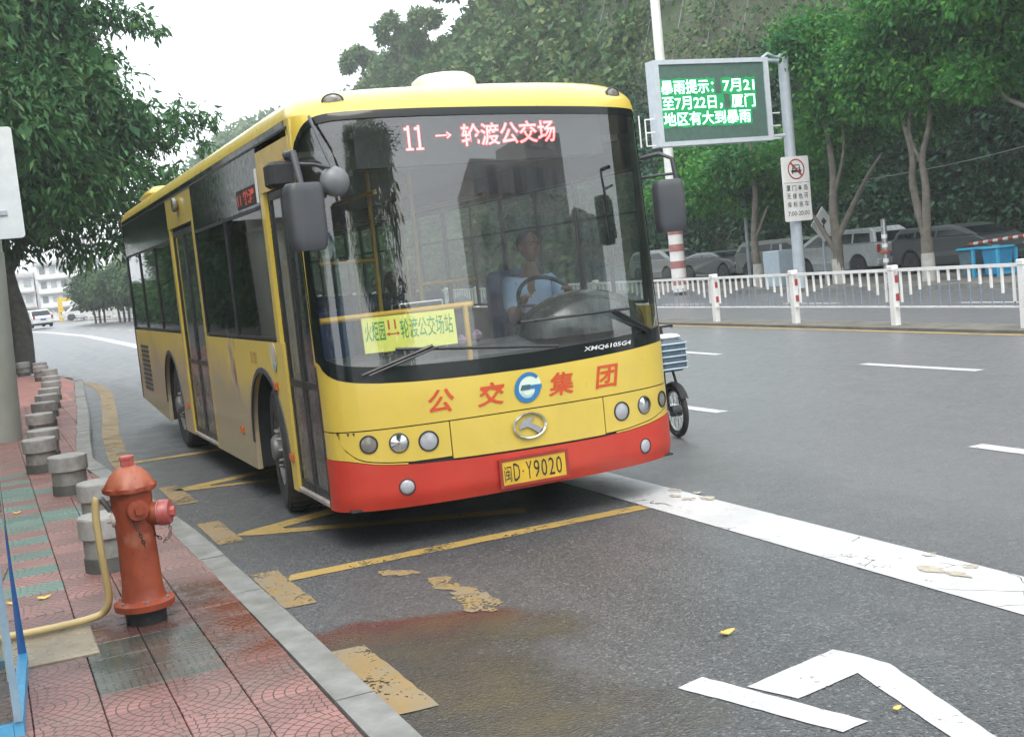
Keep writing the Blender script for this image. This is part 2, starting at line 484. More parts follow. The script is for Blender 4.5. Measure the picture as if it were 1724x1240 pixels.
def road_off(y):
    return float(np.interp(y, [-60, 6, 10, 20, 30, 40, 60, 80, 112, 171, 260], [0, 0, .2, .6, .85, 1.0, 1.0, .2, -2.6, -8.5, -25]))

# ================================================================== SETTING
def strip(name, xl, xr, ys, z, mat, kind='structure', parent=None, off=True):
    V = []; F = []
    for i, y in enumerate(ys):
        o = road_off(y) if off else 0
        V += [(xl(y) + o if callable(xl) else xl + o, y, z), (xr(y) + o if callable(xr) else xr + o, y, z)]
        if i: F.append((2 * i - 2, 2 * i - 1, 2 * i + 1, 2 * i))
    mb = MB(); mb.add(V, F)
    o = mb.build(name, mat, parent)
    if kind: o['kind'] = kind
    return o
g = MB(); g.add([(-400, -200, -.02), (600, -200, -.02), (600, 900, -.02), (-400, 900, -.02)], [(0, 1, 2, 3)])
o = g.build('ground', pm('bare_ground', (.12, .115, .10), .9, .15, .6)); o['kind'] = 'structure'
YS = [-60, -20, -5, 0, 6] + list(range(8, 32, 2)) + list(range(35, 100, 5)) + list(range(100, 250, 10))
road = MB()
V = []; F = []
for i, y in enumerate(YS):
    oo = road_off(y)
    lft = -1.05 if y < 14 else float(np.interp(y, [14, 22, 30, 60, 90, 260], [-1.0, -1.0, -5, -10, -16, -40]))
    V += [(lft + oo, y, 0), (19.2 + oo, y, 0)]
    if i: F.append((2 * i - 2, 2 * i - 1, 2 * i + 1, 2 * i))
road.add(V, F)
o = road.build('road', M['asphalt']); o['kind'] = 'structure'

Z1 = .004
def poly(name, pts, mat, z=Z1, kind='structure'):
    mb = MB(); mb.add([(x, y, z) for x, y in pts], [tuple(range(len(pts)))])
    o = mb.build(name, mat); o['kind'] = kind; return o
def ragged(pts, amp=.012, step=.06, seed=1):
    r = random.Random(seed); out = []
    n = len(pts)
    for i in range(n):
        a = pts[i]; b = pts[(i + 1) % n]; d = math.hypot(b[0] - a[0], b[1] - a[1]); k = max(1, int(d / step))
        for j in range(k):
            t = j / k; q = amp if j else 0
            out.append((a[0] + (b[0] - a[0]) * t + r.uniform(-q, q), a[1] + (b[1] - a[1]) * t + r.uniform(-q, q)))
    return out
strip('white_edge_line', 2.01, 2.44, [y for y in YS if y >= -20], Z1, M['wpaint'])
for x, s0, s1 in ((4.72, -.55, -6.6), (8.04, 3.0, -3.2)):
    k = 0
    for i in range(-1, 16):
        y0 = {4.72: 3.12, 8.04: 2.98}[x] + i * 5.28
        y1 = y0 + 1.93
        if y1 < -4: continue
        strip('lane_dash', x, x + .15, [y0, (y0 + y1) / 2, y1], Z1, M['wpaint'])
strip('median_yellow_line', 11.12, 11.26, [y for y in YS if y >= -5], Z1, M['ypaint'])
strip('median_yellow_line', 12.25, 12.39, [y for y in YS if y >= -5], Z1, M['ypaint'])
for x in (15.6,):
    for i in range(0, 12):
        y0 = 3 + i * 6; strip('lane_dash', x, x + .15, [y0, y0 + 2.2], Z1, M['wpaint'])
# median base strip
mb = MB()
ys = [y for y in YS if -5 <= y <= 200]
rings = []
for y in ys:
    oo = road_off(y); rings.append([(11.34 + oo, y, 0), (12.1 + oo, y, 0), (12.1 + oo, y, .045), (11.34 + oo, y, .045)])
mb.rings(rings)
o = mb.build('median_strip', pm('median_concrete', (.15, .14, .12), .8, .15, 2.)); o['kind'] = 'structure'
# bus bay markings
poly('bay_front_line', ragged([(-.47, -.13), (2.0, -.14), (2.0, .00), (-.41, .01)], .006, .1, 2), M['ypaint'])
poly('bay_rear_line', ragged([(-.62, 6.15), (.6, 6.12), (2.0, 6.1), (2.0, 6.26), (-.62, 6.3)], .006, .1, 3), M['ypaint'])
for (a, b, c) in (((-.46, 1.46), (.35, 1.64), (1.35, .44)), ((-.55, 3.9), (.3, 4.16), (1.1, 3.3))):
    poly('bay_zigzag_marking', [a, (a[0] + .12, a[1] - .12), (c[0], c[1]), (c[0] + .05, c[1] + .14), (a[0] + .34, a[1] - .08),
         (a[0] + .34, a[1] - .02), (1.2, 1.95 + a[1] - 1.46), (1.1, 2.1 + a[1] - 1.46), (a[0] + .1, a[1] + .08)], M['ypaint'])
for (y0, y1) in ((-2.58, -1.62), (-.70, .19), (1.24, 2.12), (3.1, 4.2)):
    poly('kerbside_yellow_block', ragged([(-.615, y0), (-.44, y0 - .01), (-.455, y1), (-.62, y1 + .01)], .005, .08, int(y0 * 10) + 40), M['ypaint2'])
# curved yellow line approaching the bay
V = []; F = []
cl = [(-.72, 5.6), (-.70, 6.8), (-.52, 9.5), (-.27, 12.1), (.02, 15.5), (.13, 17.2), (.17, 18.8), (.10, 20.2), (-.03, 21.2), (-.12, 21.8)]
for i, (x, y) in enumerate(cl):
    a = cl[max(i - 1, 0)]; b = cl[min(i + 1, len(cl) - 1)]
    dx, dy = b[0] - a[0], b[1] - a[1]; l = math.hypot(dx, dy); nx, ny = dy / l * .11, -dx / l * .11
    V += [(x - nx, y - ny, Z1 + .002), (x + nx, y + ny, Z1 + .002)]
    if i: F.append((2 * i - 2, 2 * i - 1, 2 * i + 1, 2 * i))
mb = MB(); mb.add(V, F); o = mb.build('yellow_kerb_line', M['ypaint2']); o['kind'] = 'structure'
# arrow-like lane marking at the bottom right
poly('white_lane_marking', ragged([(.40, -3.04), (.54, -3.0), (.75, -3.74), (.62, -3.76)], .003, .05, 5), M['wpaint'])
poly('white_lane_marking', ragged([(.615, -3.20), (1.13, -3.08), (1.165, -3.19), (1.19, -3.35), (.955, -4.2), (.82, -4.2), (1.03, -3.352), (.69, -3.42)], .003, .05, 6), M['wpaint'])
# spilled yellow paint
poly('paint_splash', ragged([(.20, -.70), (.31, -.74), (.28, -1.0), (.34, -1.1), (.35, -1.38), (.27, -1.56), (.15, -1.5), (.17, -1.22), (.22, -1.02), (.15, -.93)], .025, .04, 9), M['ypaint2'])
poly('paint_splash', ragged([(.03, -.31), (.2, -.46), (.22, -.57), (.02, -.46)], .02, .03, 10), M['ypaint2'])
for (cx, cy, n, sd) in ((2.38, .02, 6, 3), (2.33, -2.43, 5, 4)):
    r_ = random.Random(sd)
    for i in range(n):
        x = cx + r_.uniform(-.12, .12); y = cy + r_.uniform(-.25, .25); a = r_.uniform(.03, .06); b = r_.uniform(.03, .11)
        poly('paint_smudge', ragged([(x - a, y), (x, y - b), (x + a, y), (x, y + b)], .01, .03, i + 50), M['smudge'], Z1 * 2 + i * .0004)

# ---- near sidewalk: bed, kerb stones, tiles
SW = .12
outer = [(-.60, -6.5), (-.615, -3.2), (-.625, -1), (-.66, 1.2), (-.80, 3.0), (-.93, 5.0), (-1.0, 6.1), (-.86, 8.2), (-.70, 10.2), (-.50, 13.), (-.28, 16.5), (-.05, 19.8), (.0, 21.3), (-.25, 22.6), (-.75, 24.2), (-1.5, 27), (-2.6, 30)]
outer = [(x - .065 if y < 2 else x, y) for x, y in outer]
def opt(s):        # point along the kerb polyline by distance
    d = 0
    for i in range(len(outer) - 1):
        a, b = outer[i], outer[i + 1]; l = math.hypot(b[0] - a[0], b[1] - a[1])
        if d + l >= s or i == len(outer) - 2:
            t = (s - d) / l; return (a[0] + (b[0] - a[0]) * t, a[1] + (b[1] - a[1]) * t), ((b[0] - a[0]) / l, (b[1] - a[1]) / l)
        d += l
def kerb_x(y): return float(np.interp(y, [p[1] for p in outer], [p[0] for p in outer]))
walk = MB()
V = []; F = []
yy = [p[1] for p in outer]
for i, (x, y) in enumerate(outer):
    V += [(-9, y, SW - .022), (x - .08, y, SW - .022)]
    if i: F.append((2 * i - 2, 2 * i - 1, 2 * i + 1, 2 * i))
walk.add(V, F)
sidewalk = walk.build('sidewalk', M['joint']); sidewalk['kind'] = 'structure'
kerb = MB()
KW = .17
rr = random.Random(3)
kerbroot = empty('kerb', (-.9, -6, 0)); kerbroot['kind'] = 'structure'
kerbroot['kind'] = 'structure'
s = 0.0; total = sum(math.hypot(outer[i + 1][0] - outer[i][0], outer[i + 1][1] - outer[i][1]) for i in range(len(outer) - 1))
while s < total - .1:
    ln = min(.98 if s < 20 else 1.2, total - s)
    mb = MB(); rings = []
    dz = rr.uniform(-.003, .004)
    for t in (0.006, .5 * ln, ln - .006):
        p, d = opt(s + t); nx, ny = -d[1], d[0]
        rings.append([(p[0], p[1], -.01), (p[0] - .0, p[1], SW - .02 + dz), (p[0] + nx * .015, p[1] + ny * .015, SW + dz), (p[0] + nx * KW, p[1] + ny * KW, SW + dz), (p[0] + nx * KW, p[1] + ny * KW, -.01)])
    mb.rings(rings); mb.build('kerb_stone', M['kerb'], kerbroot)
    s += ln
TW = .265
def tile_mesh(nm, mat, w=TW, l=TW):
    mb = MB(); e = .0018
    a, b = w / 2 - e, l / 2 - e
    mb.rings([[(-a, -b, -.02), (a, -b, -.02), (a, b, -.02), (-a, b, -.02)], [(-a, -b, -.003), (a, -b, -.003), (a, b, -.003), (-a, b, -.003)],
              [(-a + .003, -b + .003, 0), (a - .003, -b + .003, 0), (a - .003, b - .003, 0), (-a + .003, b - .003, 0)]])
    o = mb.build(nm, mat); return o
protos = {k: tile_mesh('paving_tile', M[k]) for k in ('pink', 'teal', 'gtile')}
NT = 0
green_rows = set(range(8, 30, 2))
for row in range(-7, 62):
    y = -1.85 + (row + .5) * TW
    for c in range(-9, 4):
        x = -1.66 + (c + .5) * TW
        if x < -2.75 and y < 3.5: continue
        if x < -2.3 and y < 0: continue
        kx = kerb_x(y) - KW
        if x + TW / 2 > kx + .06: continue
        w = TW
        kind = 'pink'
        if row in (0, 1, 2) and c in (0, 1): kind = 'gtile'
        elif x < -1.66 and row in green_rows: kind = 'teal'
        elif row in (17, 18, 23) and x < -1.2: kind = 'teal'
        P = protos[kind]
        o = P.copy(); COL.objects.link(o); o.parent = sidewalk
        # fan circles: the shared corner is at every even joint, staggered by rows of four
        q = (c % 2, (row + (1 if (c // 2) % 2 else 0)) % 2)
        rot = {(0, 0): PI, (1, 0): -PI / 2, (1, 1): 0, (0, 1): PI / 2}[q]
        if kind == 'gtile': rot = 0 if c == 0 else (PI if row != 1 else PI / 2)
        o.rotation_euler = (rr.uniform(-.004, .004), rr.uniform(-.004, .004), rot)
        o.location = (x, y, SW + rr.uniform(-.0015, .0015))
        NT += 1
# edge strip of cut tiles against the kerb
cut = MB()
for row in range(-7, 84):
    y0 = -1.85 + row * TW; y1 = y0 + TW
    ym = (y0 + y1) / 2
    kx = kerb_x(ym) - KW
    k = math.floor((kx + .06 - (-1.66)) / TW)
    xs = -1.66 + k * TW
    if kx - xs > .02:
        cut.add([(xs + .003, y0 + .003, SW - .001), (kerb_x(y0) - KW - .004, y0 + .003, SW - .001), (kerb_x(y1) - KW - .004, y1 - .003, SW - .001), (xs + .003, y1 - .003, SW - .001)], [(0, 1, 2, 3)])
o = cut.build('cut_edge_tiles', M['pink'], sidewalk); o['kind'] = 'stuff'
far = strip('red_paving', -7, lambda y: kerb_x(y) - KW - .01, [14.6, 17, 20, 22, 24, 27, 29.5], SW - .002, pm('distant_red_paving', (.33, .15, .13), .8, .12, 3., grime=(.2, .17, .15)), off=False)
for P in protos.values(): bpy.data.objects.remove(P)
# access-chamber slab left of the hydrant
t = MB(); t.bbox(-2.3, -1.60, -1.22, -.66, SW - .01, SW + .012, .006)
o = t.build('chamber_cover', pm('pale_wet_slab', (.30, .25, .18), .30, .15, 5., grime=(.16, .13, .09))); o.data.materials[0]
tag(o, 'pale concrete chamber slab lying under the yellow hose', 'cover')

# ---- far side kerb and pavement
mb = MB(); rings = []
for y in [v for v in YS if v <= 200]:
    oo = road_off(y); rings.append([(19.0 + oo, y, -.01), (60 + oo, y, -.01), (60 + oo, y, SW), (19.02 + oo, y, SW), (19.0 + oo, y, SW - .02)])
mb.rings(rings); o = mb.build('far_pavement', pm('grey_far_pavement', (.19, .175, .16), .8, .15, 1.5, grime=(.12, .11, .09))); o['kind'] = 'structure'
mb = MB(); rings = []
for y in [v for v in YS if v <= 100]:
    oo = road_off(y); rings.append([(18.86 + oo, y, -.01), (18.99 + oo, y, -.01), (18.99 + oo, y, SW + .01), (18.86 + oo, y, SW + .01)])
mb.rings(rings); o = mb.build('far_kerb', M['kerb']); o['kind'] = 'structure'

# ================================================================== BUS
BW = 1.24; BY = 9.9
bus = empty('city_bus', (BW, 5.0, 0), 'yellow and red city bus pulling into the stop with a lit red route display', 'bus')
def half_w(z):
    if z < 2.74: return BW
    q = min(1, (z - 2.74) / .22); return BW - .30 * (1 - math.sqrt(max(0, 1 - q * q)))
def base_y(t):
    t = min(1, abs(t)); return .07 * t * t + .36 * (1 - max(0, 1 - t ** 3) ** (1 / 3))
def lean(z):
    if z < .34: return .05 * (.34 - z) / .08 * .6
    if z < 1.0: return 0
    if z < 2.68: return .10 * (z - 1.0) / 1.68
    q = min(1, (z - 2.68) / .265); return .10 + .55 * (1 - math.sqrt(max(0, 1 - q * q)))
def fpt(x, z, off=0.):
    w = half_w(z); t = max(-1, min(1, (x - BW) / BW))
    def P(t): return Vector((BW + w * t, base_y(t) + lean(z)))
    p = P(t)
    if off:
        e = .004; a = P(max(-1, t - e)); b = P(min(1, t + e)); d = (b - a)
        if d.length > 1e-6:
            d.normalize(); n = Vector((d.y, -d.x)); p = p + n * off
    return (p.x, p.y, z)
def th_of_x(x):
    t = max(-1, min(1, (x - BW) / BW)); return math.asin(math.copysign(min(1, abs(t) ** 1.5), t))
def x_of_th(th):
    s_ = math.sin(th); return BW + BW * math.copysign(abs(s_) ** (2 / 3), s_)
def xs_between(x0, x1, n):
    a, b = th_of_x(x0), th_of_x(x1)
    A = [x_of_th(a + (b - a) * i / n) for i in range(n + 1)]
    B = [x0 + (x1 - x0) * i / n for i in range(n + 1)]
    xs = sorted(set([round(v, 5) for v in A + B] + [x0, x1]))
    out = [xs[0]]
    for v in xs[1:]:
        if v - out[-1] > .0015: out.append(v)
    out[-1] = x1
    return out
def front_patch(name, x0, x1, zlo, zhi, mat, off=0., nx=28, nz=6, th=.03, parent=bus, smooth=35):
    zl = zlo if callable(zlo) else (lambda x: zlo); zh = zhi if callable(zhi) else (lambda x: zhi)
    xs = xs_between(x0, x1, nx); V = []; F = []; n = nz + 1
    for x in xs:
        a, b = zl(x), zh(x)
        for j in range(n): V.append(fpt(x, a + (b - a) * j / nz, off))
    for i in range(len(xs) - 1):
        for j in range(nz):
            F.append((i * n + j, (i + 1) * n + j, (i + 1) * n + j + 1, i * n + j + 1))
    # rim: push the outline back by th
    m = len(xs)
    loop = [i * n for i in range(m)] + [(m - 1) * n + j for j in range(1, n)] + [i * n + nz for i in range(m - 2, -1, -1)] + [j for j in range(nz - 1, 0, -1)]
    if th:
        b0 = len(V)
        for k in loop:
            v = V[k]; cx = (v[0] - BW); V.append((v[0] - (math.copysign(th, cx) if abs(cx) > 1.2 else 0), v[1] + th, v[2]))
        for q in range(len(loop)):
            r_ = (q + 1) % len(loop); F.append((loop[q], b0 + q, b0 + r_, loop[r_]))
    mb = MB(); mb.add(V, F); return mb.build(name, mat, parent, smooth=smooth)
def red_top(x): 
    return float(np.interp(x, [0, .06, .12, .22, .32, .46, .75, 1.05, 1.45, 1.77, 2.0, 2.2, 2.36, 2.48], [.595, .590, .578, .555, .542, .530, .518, .512, .507, .506, .512, .528, .55, .57]))
def wind_bot(x):
    return float(np.interp(x, [0, .01, .03, .075, .12, .17, .3, .52, .9, 1.32, 1.7, 2.0, 2.25, 2.4, 2.48], [1.22, 1.165, 1.13, 1.102, 1.088, 1.078, 1.062, 1.048, 1.037, 1.033, 1.042, 1.054, 1.066, 1.075, 1.085]))
def wind_top(x):
    return float(np.interp(x, [0, .015, .03, .05, .07, .10, .14, .2, .3, .75, 1.24, 1.8, 2.2, 2.40, 2.44, 2.48], [2.50, 2.60, 2.64, 2.68, 2.705, 2.728, 2.742, 2.75, 2.752, 2.742, 2.728, 2.71, 2.70, 2.695, 2.67, 2.62]))
SEAM = .772
def cl_bot(x):   # lower outline of the lamp clusters
    d = min(x, 2 * BW - x)
    lo = red_top(x) + .014
    if x > BW: return lo + float(np.interp(d, [.0, .10, .16, .25, .5], [.05, .035, .022, .008, 0]))
    return max(lo, float(np.interp(d, [.04, .05, .07, .12, .17, .25, .4], [.78, .70, .655, .604, .578, .556, .545])))
front_patch('bumper', 0, 2 * BW, .26, lambda x: red_top(x) - .002, M['red'], .006, 30, 8, .05)
front_patch('front_backing', .02, 2 * BW - .02, .40, 1.06, M['matt'], -.012, 24, 3, .0)
front_patch('front_panel', 0, 2 * BW, lambda x: SEAM + .004, lambda x: wind_bot(x) - .003, M['yellow'], 0, 30, 5)
front_patch('service_hatch', .708, 1.806, lambda x: red_top(x) + .012, SEAM - .004, M['yellow'], .002, 12, 4)
for s_, (xa, xb) in enumerate(((.05, .700), (1.814, 2.475))):
    pn = front_patch('lamp_panel', xa, xb, lambda x: cl_bot(x) + .004, SEAM - .004, M['yellow'], .002, 16, 5)
    front_patch('corner_panel', 0 if s_ == 0 else 1.9, .42 if s_ == 0 else 2 * BW, lambda x: red_top(x) + .002,
                lambda x: max(red_top(x) + .004, min(SEAM - .004, cl_bot(x) - .004)), M['yellow'], 0, 18, 3)
def disc_on_front(name, x, z, r, mat, parent, proud=.004, depth=.03, rim=None, seg=24, ex=1.0):
    p = Vector(fpt(x, z)); a = Vector(fpt(x - .02, z)); b = Vector(fpt(x + .02, z))
    tx = (b - a).normalized(); up = Vector((0, 0, 1)); n = tx.cross(up).normalized()   # outward (-y)
    if n.y > 0: n = -n
    mb = MB(); rings = []
    for (rr_, h) in ((r, -depth), (r, proud * .4), (r * .86, proud), (r * .5, proud + r * .12), (r * .02, proud + r * .16)):
        rings.append([p + tx * (rr_ * ex * math.cos(2 * PI * k / seg)) + up * (rr_ * math.sin(2 * PI * k / seg)) + n * h for k in range(seg)])
    mb.rings(rings); o = mb.build(name, mat, parent, smooth=40)
    if rim:
        mb = MB(); rings = []
        for (rr_, h) in ((r * 1.0, -.006), (r * 1.0, .004), (r * 1.06, .010), (r * 1.16, .008), (r * 1.2, -.002)):
            rings.append([p + tx * (rr_ * ex * math.cos(2 * PI * k / seg)) + up * (rr_ * math.sin(2 * PI * k / seg)) + n * h for k in range(seg)])
        mb.rings(rings, cap=False); mb.build('bezel', rim, o, smooth=40)
    return o
for sx in (0, 1):
    disc_on_front('headlight', (.560, 1.955)[sx], (.664, .652)[sx], .056, M['lens'], bus, .004, .03, M['matt'])
    disc_on_front('headlight', (.377, 2.160)[sx], (.676, .663)[sx], .054, M['chrome'], bus, .003, .03, M['grey'])
    disc_on_front('indicator_lamp', (.199, 2.355)[sx], (.686, .671)[sx], .050, M['lensdark'], bus, .004, .03, M['matt'])
    disc_on_front('fog_light', (.398, 2.135)[sx], (.393, .382)[sx], .046, M['lens'], bus, .012, .03, M['matt'])
    disc_on_front('marker_lamp', (.245, 2.255)[sx], (2.836, 2.80)[sx], .040, M['lensdark'], bus, .012, .03, M['grey'], ex=1.5)
# number plate
pl = MB(); pl.box(BW - .228, BW + .228, -.022, -.014, .306, .46)
plate = pl.build('number_plate', pm('plate_yellow', (.62, .40, .03), .4, .06, grime=(.3, .2, .05)), bus)
fr_ = MB()
for (a, b, c, d) in ((-.248, .248, .459, .478), (-.248, .248, .288, .307), (-.248, -.227, .307, .459), (.227, .248, .307, .459)):
    fr_.box(BW + a, BW + b, -.026, -.01, c, d)
fr_.build('plate_frame', pm('plate_frame_red', (.28, .03, .02), .5), plate)
def plane_map(x0, x1, z0, z1, y): return lambda u, v: (x0 + (x1 - x0) * u, y, z0 + (z1 - z0) * v)
text_on('plate_lettering', '闽', plane_map(BW - .215, BW - .165, .325, .43, -.0235), M['black'], plate)
text_on('plate_lettering', 'D', plane_map(BW - .150, BW - .105, .325, .44, -.0235), M['black'], plate)
text_on('plate_lettering', '·', plane_map(BW - .089, BW - .077, .375, .387, -.0235), M['black'], plate)
for i, ch in enumerate('Y9020'):
    text_on('plate_lettering', ch, plane_map(BW - .060 + i * .054, BW - .018 + i * .054, .325, .44, -.0235), M['black'], plate)
# oval emblem (chrome ring with a swept wing inside)
em = disc_on_front('maker_emblem', BW, .668, .001, M['chrome'], bus)
mb = MB(); rings = []
for (k, h) in ((.86, .004), (.90, .022), (1.0, .024), (1.04, .004)):
    rings.append([fpt(BW + .118 * k * math.cos(2 * PI * a / 32), .668 + .084 * k * math.sin(2 * PI * a / 32), h) for a in range(32)])
mb.rings(rings, cap=False); mb.build('emblem_ring', M['chrome'], em, smooth=40)
mb = MB()
wing = [(-.075, -.002), (-.055, .028), (-.02, .045), (.035, .050), (.012, .028), (.0, .020), (.03, .005), (.085, -.030), (.062, -.060), (.01, -.022), (-.02, -.006), (-.045, -.012), (-.075, -.02)]
mb.prism(wing, lambda p: fpt(BW + p[0], .668 + p[1], .018), lambda p: fpt(BW + p[0], .668 + p[1], .002)); mb.build('emblem_wing', M['chrome'], em)
# painted characters
lt = pm('red_lettering', (.56, .07, .02), .4, .05)
def fmap(x0, x1, z0, z1, off=.004, slant=0.): return lambda u, v: fpt(x0 + (x1 - x0) * u + slant * (v - .5), z0 + (z1 - z0) * v, off)
for ch, xc, w in (('公', .665, .17), ('交', 1.003, .18), ('集', 1.508, .185), ('团', 1.860, .17)):
    text_on('painted_lettering', ch, fmap(xc - w / 2, xc + w / 2, .83, .98, .004, .03), lt, bus, bold=.018)
text_on('model_lettering', 'XMQ6105G4', fmap(1.70, 2.09, 1.086, 1.120, .0075, .012), pm('silver_lettering', (.7, .7, .7), .3), bus, bold=.02)
# round blue and white company roundel
lb = pm('emblem_blue', (.03, .17, .38), .35, .05); lw = pm('emblem_pale', (.62, .72, .62), .35, .05)
mb = MB(); rings = []
def fdisc(cx, cz, r, off, n=32): return [fpt(cx + r * .97 * math.cos(2 * PI * a / n) + .12 * r * math.sin(2 * PI * a / n), cz + r * math.sin(2 * PI * a / n), off) for a in range(n)]
mb.add(fdisc(BW + .017, .912, .098, .0035), [tuple(range(32))]); rd = mb.build('company_roundel', lw, bus)
mb = MB()
def arc(cx, cz, r0, r1, a0, a1, n, off):
    V = []; F = []
    for i in range(n + 1):
        a = R(a0 + (a1 - a0) * i / n); k = i / n
        ri = r0 if not callable(r0) else r0(k); ro = r1 if not callable(r1) else r1(k)
        for rr_ in (ri, ro): V.append(fpt(cx + rr_ * (.97 * math.cos(a) + .12 * math.sin(a)), cz + rr_ * math.sin(a), off))
        if i: F.append((2 * i - 2, 2 * i - 1, 2 * i + 1, 2 * i))
    return V, F
mb.add(*arc(BW + .017, .912, lambda k: .078 - .012 * math.sin(k * PI), .098, 40, 360, 40, .0055))
mb.add(*arc(BW + .017, .912, lambda k: .050 + .028 * (1 - k), .098, -95, 0, 16, .0060))
mb.add([fpt(BW + .017 + x, .912 + z, .0065) for x, z in ((-.005, -.012), (.100, -.012), (.100, .012), (-.0, .012))], [(0, 1, 2, 3)])
mb.build('roundel_letter', lb, rd)
mb = MB(); mb.add([fpt(BW + .017 + x, .912 + z, .0075) for x, z in ((-.055, -.014), (.012, -.014), (.020, .018), (-.042, .018))], [(0, 1, 2, 3)]); mb.build('roundel_centre', pm('emblem_dark', (.05, .11, .15), .4), rd)
mb = MB(); mb.add(*arc(BW + .017, .905, .055, .062, 200, 320, 12, .0058)); mb.add(*arc(BW + .017, .900, .040, .046, 200, 320, 12, .0058)); mb.build('roundel_wave', pm('emblem_sky', (.35, .55, .62), .4), rd)
# two small black quote marks on the lamp panel
mb = MB(); mb.add([fpt(.085, .765, .004), fpt(.10, .765, .004), fpt(.094, .742, .004)], [(0, 1, 2)]); mb.add([fpt(.115, .765, .004), fpt(.13, .765, .004), fpt(.124, .742, .004)], [(0, 1, 2)]); mb.build('panel_mark', M['black'], bus)

# windscreen, black border, header
ws = front_patch('windscreen', .0, 2 * BW, lambda x: wind_bot(x), lambda x: wind_top(x), M['glass'], -.004, 36, 12, .0)
front_patch('screen_border', .0, 2 * BW, lambda x: wind_bot(x), lambda x: wind_bot(x) + .10, M['fascia'], .0005, 36, 2, .0, ws)
front_patch('screen_border', .0, 2 * BW, lambda x: wind_top(x) - .05, lambda x: wind_top(x), M['fascia'], .0005, 36, 2, .0, ws)
front_patch('screen_border', .0, .022, lambda x: wind_bot(x), lambda x: wind_top(x), M['fascia'], .001, 8, 8, .0, ws)
front_patch('screen_border', 2 * BW - .022, 2 * BW, lambda x: wind_bot(x), lambda x: wind_top(x), M['fascia'], .001, 8, 8, .0, ws)
# roof shell
def ring_at(z, inset=0., back=0.):
    w = half_w(z) - inset; P = []
    ths = [-PI / 2 + PI * i / 40 for i in range(41)]
    for th in ths:
        s_ = math.sin(th); t = math.copysign(abs(s_) ** (2 / 3), s_)
        P.append((BW + w * t, base_y(t) + lean(z) + back, z))
    for th in reversed(ths):
        s_ = math.sin(th); t = math.copysign(abs(s_) ** (2 / 3), s_)
        P.append((BW + w * t, BY + .43 - base_y(t) - (lean(z) - .1) * .8 - back * .6, z))
    return P
mb = MB()
zs = [2.7615, 2.78, 2.80, 2.83, 2.855, 2.88, 2.90, 2.915, 2.927, 2.935, 2.94]
mb.rings([ring_at(z) for z in zs] + [[(p[0], p[1], 2.952) for p in ring_at(2.94, .22, .2)]] + [[(p[0], p[1], 2.96) for p in ring_at(2.94, .6, .6)]])
mb.build('roof', M['yellow'], bus, smooth=50)
# strip between windscreen top curve and the roof (rounded corners)
front_patch('windscreen_header', 0, 2 * BW, lambda x: wind_top(x) + .001, lambda x: 2.7618, M['yellow'], 0, 40, 2, .02)
# side skins: x = side plane, with wheel arches
ARC = ((2.06, .49, .60), (6.88, .49, .60))
def zb_of(y):
    zb = .26 if y < 7.5 else .26 + (y - 7.5) * .055
    for cy, cz, r in ARC:
        if abs(y - cy) < r - 1e-6: zb = max(zb, cz + math.sqrt(r * r - (y - cy) ** 2))
    return zb
def side_skin(name, X, y0, y1, z1, mat, sgn, parent=bus, z0=None, th=.04):
    ys_ = set([y0, y1])
    for cy, cz, r in ARC:
        for k in range(0, 25):
            yv = cy + r * math.cos(PI * k / 24)
            if y0 < yv < y1: ys_.add(round(yv, 5))
        for yv in (cy - r - .0006, cy + r + .0006):
            if y0 < yv < y1: ys_.add(yv)
    k = y0
    while k < y1: ys_.add(round(k, 4)); k += .4
    ys_ = sorted(ys_)
    top = []; bot = []
    for y in ys_: bot.append((y, zb_of(y) if z0 is None else z0)); top.append((y, z1))
    V = []; F = []; n = len(ys_)
    for dx in (0, th):
        for (y, z) in bot: V.append((X + sgn * -dx, y, z))
        for (y, z) in top: V.append((X + sgn * -dx, y, z))
    for i in range(n - 1):
        F.append((i, i + 1, n + i + 1, n + i)); F.append((2 * n + i + 1, 2 * n + i, 3 * n + i, 3 * n + i + 1))
        F.append((i + 1, i, 2 * n + i, 2 * n + i + 1)); F.append((n + i, n + i + 1, 3 * n + i + 1, 3 * n + i))
    for i in (0, n - 1): F.append((i, n + i, 3 * n + i, 2 * n + i))
    mb = MB(); mb.add(V, F); return mb.build(name, mat, parent)
def side_mat():
    m, t, b = new_mat('side_panel_grimy_yellow')
    p = pos(t); sx = N(t, 'ShaderNodeSeparateXYZ'); L(t, p, sx.inputs[0])
    n = noise(t, p, 1.3, 5, .6); n2 = noise(t, p, 9., 6, .7)
    # road grime thrown up behind the wheels
    zz = mth(t, 'ADD', sx.outputs[2], rng(t, n, .3, .7, -.22, .22))
    gr = mth(t, 'MULTIPLY', rng(t, zz, 1.22, .84), rng(t, sx.outputs[1], 1.5, 2.5), True)
    c = mixc(t, rng(t, n2, .3, .7), (.60, .45, .085), (.66, .50, .11))
    c = mixc(t, mth(t, 'MULTIPLY', gr, .95), c, (.37, .31, .215))
    c = mixc(t, rng(t, n2, .55, .75, 0, .3), c, (.42, .30, .15))
    L(t, c, b.inputs['Base Color']); b.inputs['Roughness'].default_value = .42
    b.inputs['Coat Weight'].default_value = .15
    return m
M['side'] = side_mat()
pA = side_skin('side_panel', 0, 1.30, 4.32, 1.32, M['side'], -1); pA['label'] = 'grimy yellow side panel with front wheel arch and faded sticker'
pB = side_skin('side_panel', 0, 5.84, BY, 1.32, M['side'], -1); pB['label'] = 'yellow rear side panel with grey vent grille'
side_skin('side_panel', 2 * BW, .43, BY, 1.32, M['side'], 1)
mb = MB(); mb.box(0, .03, 4.32, 4.42, .26, 2.40); mb.build('door_post', M['yellow'], bus)
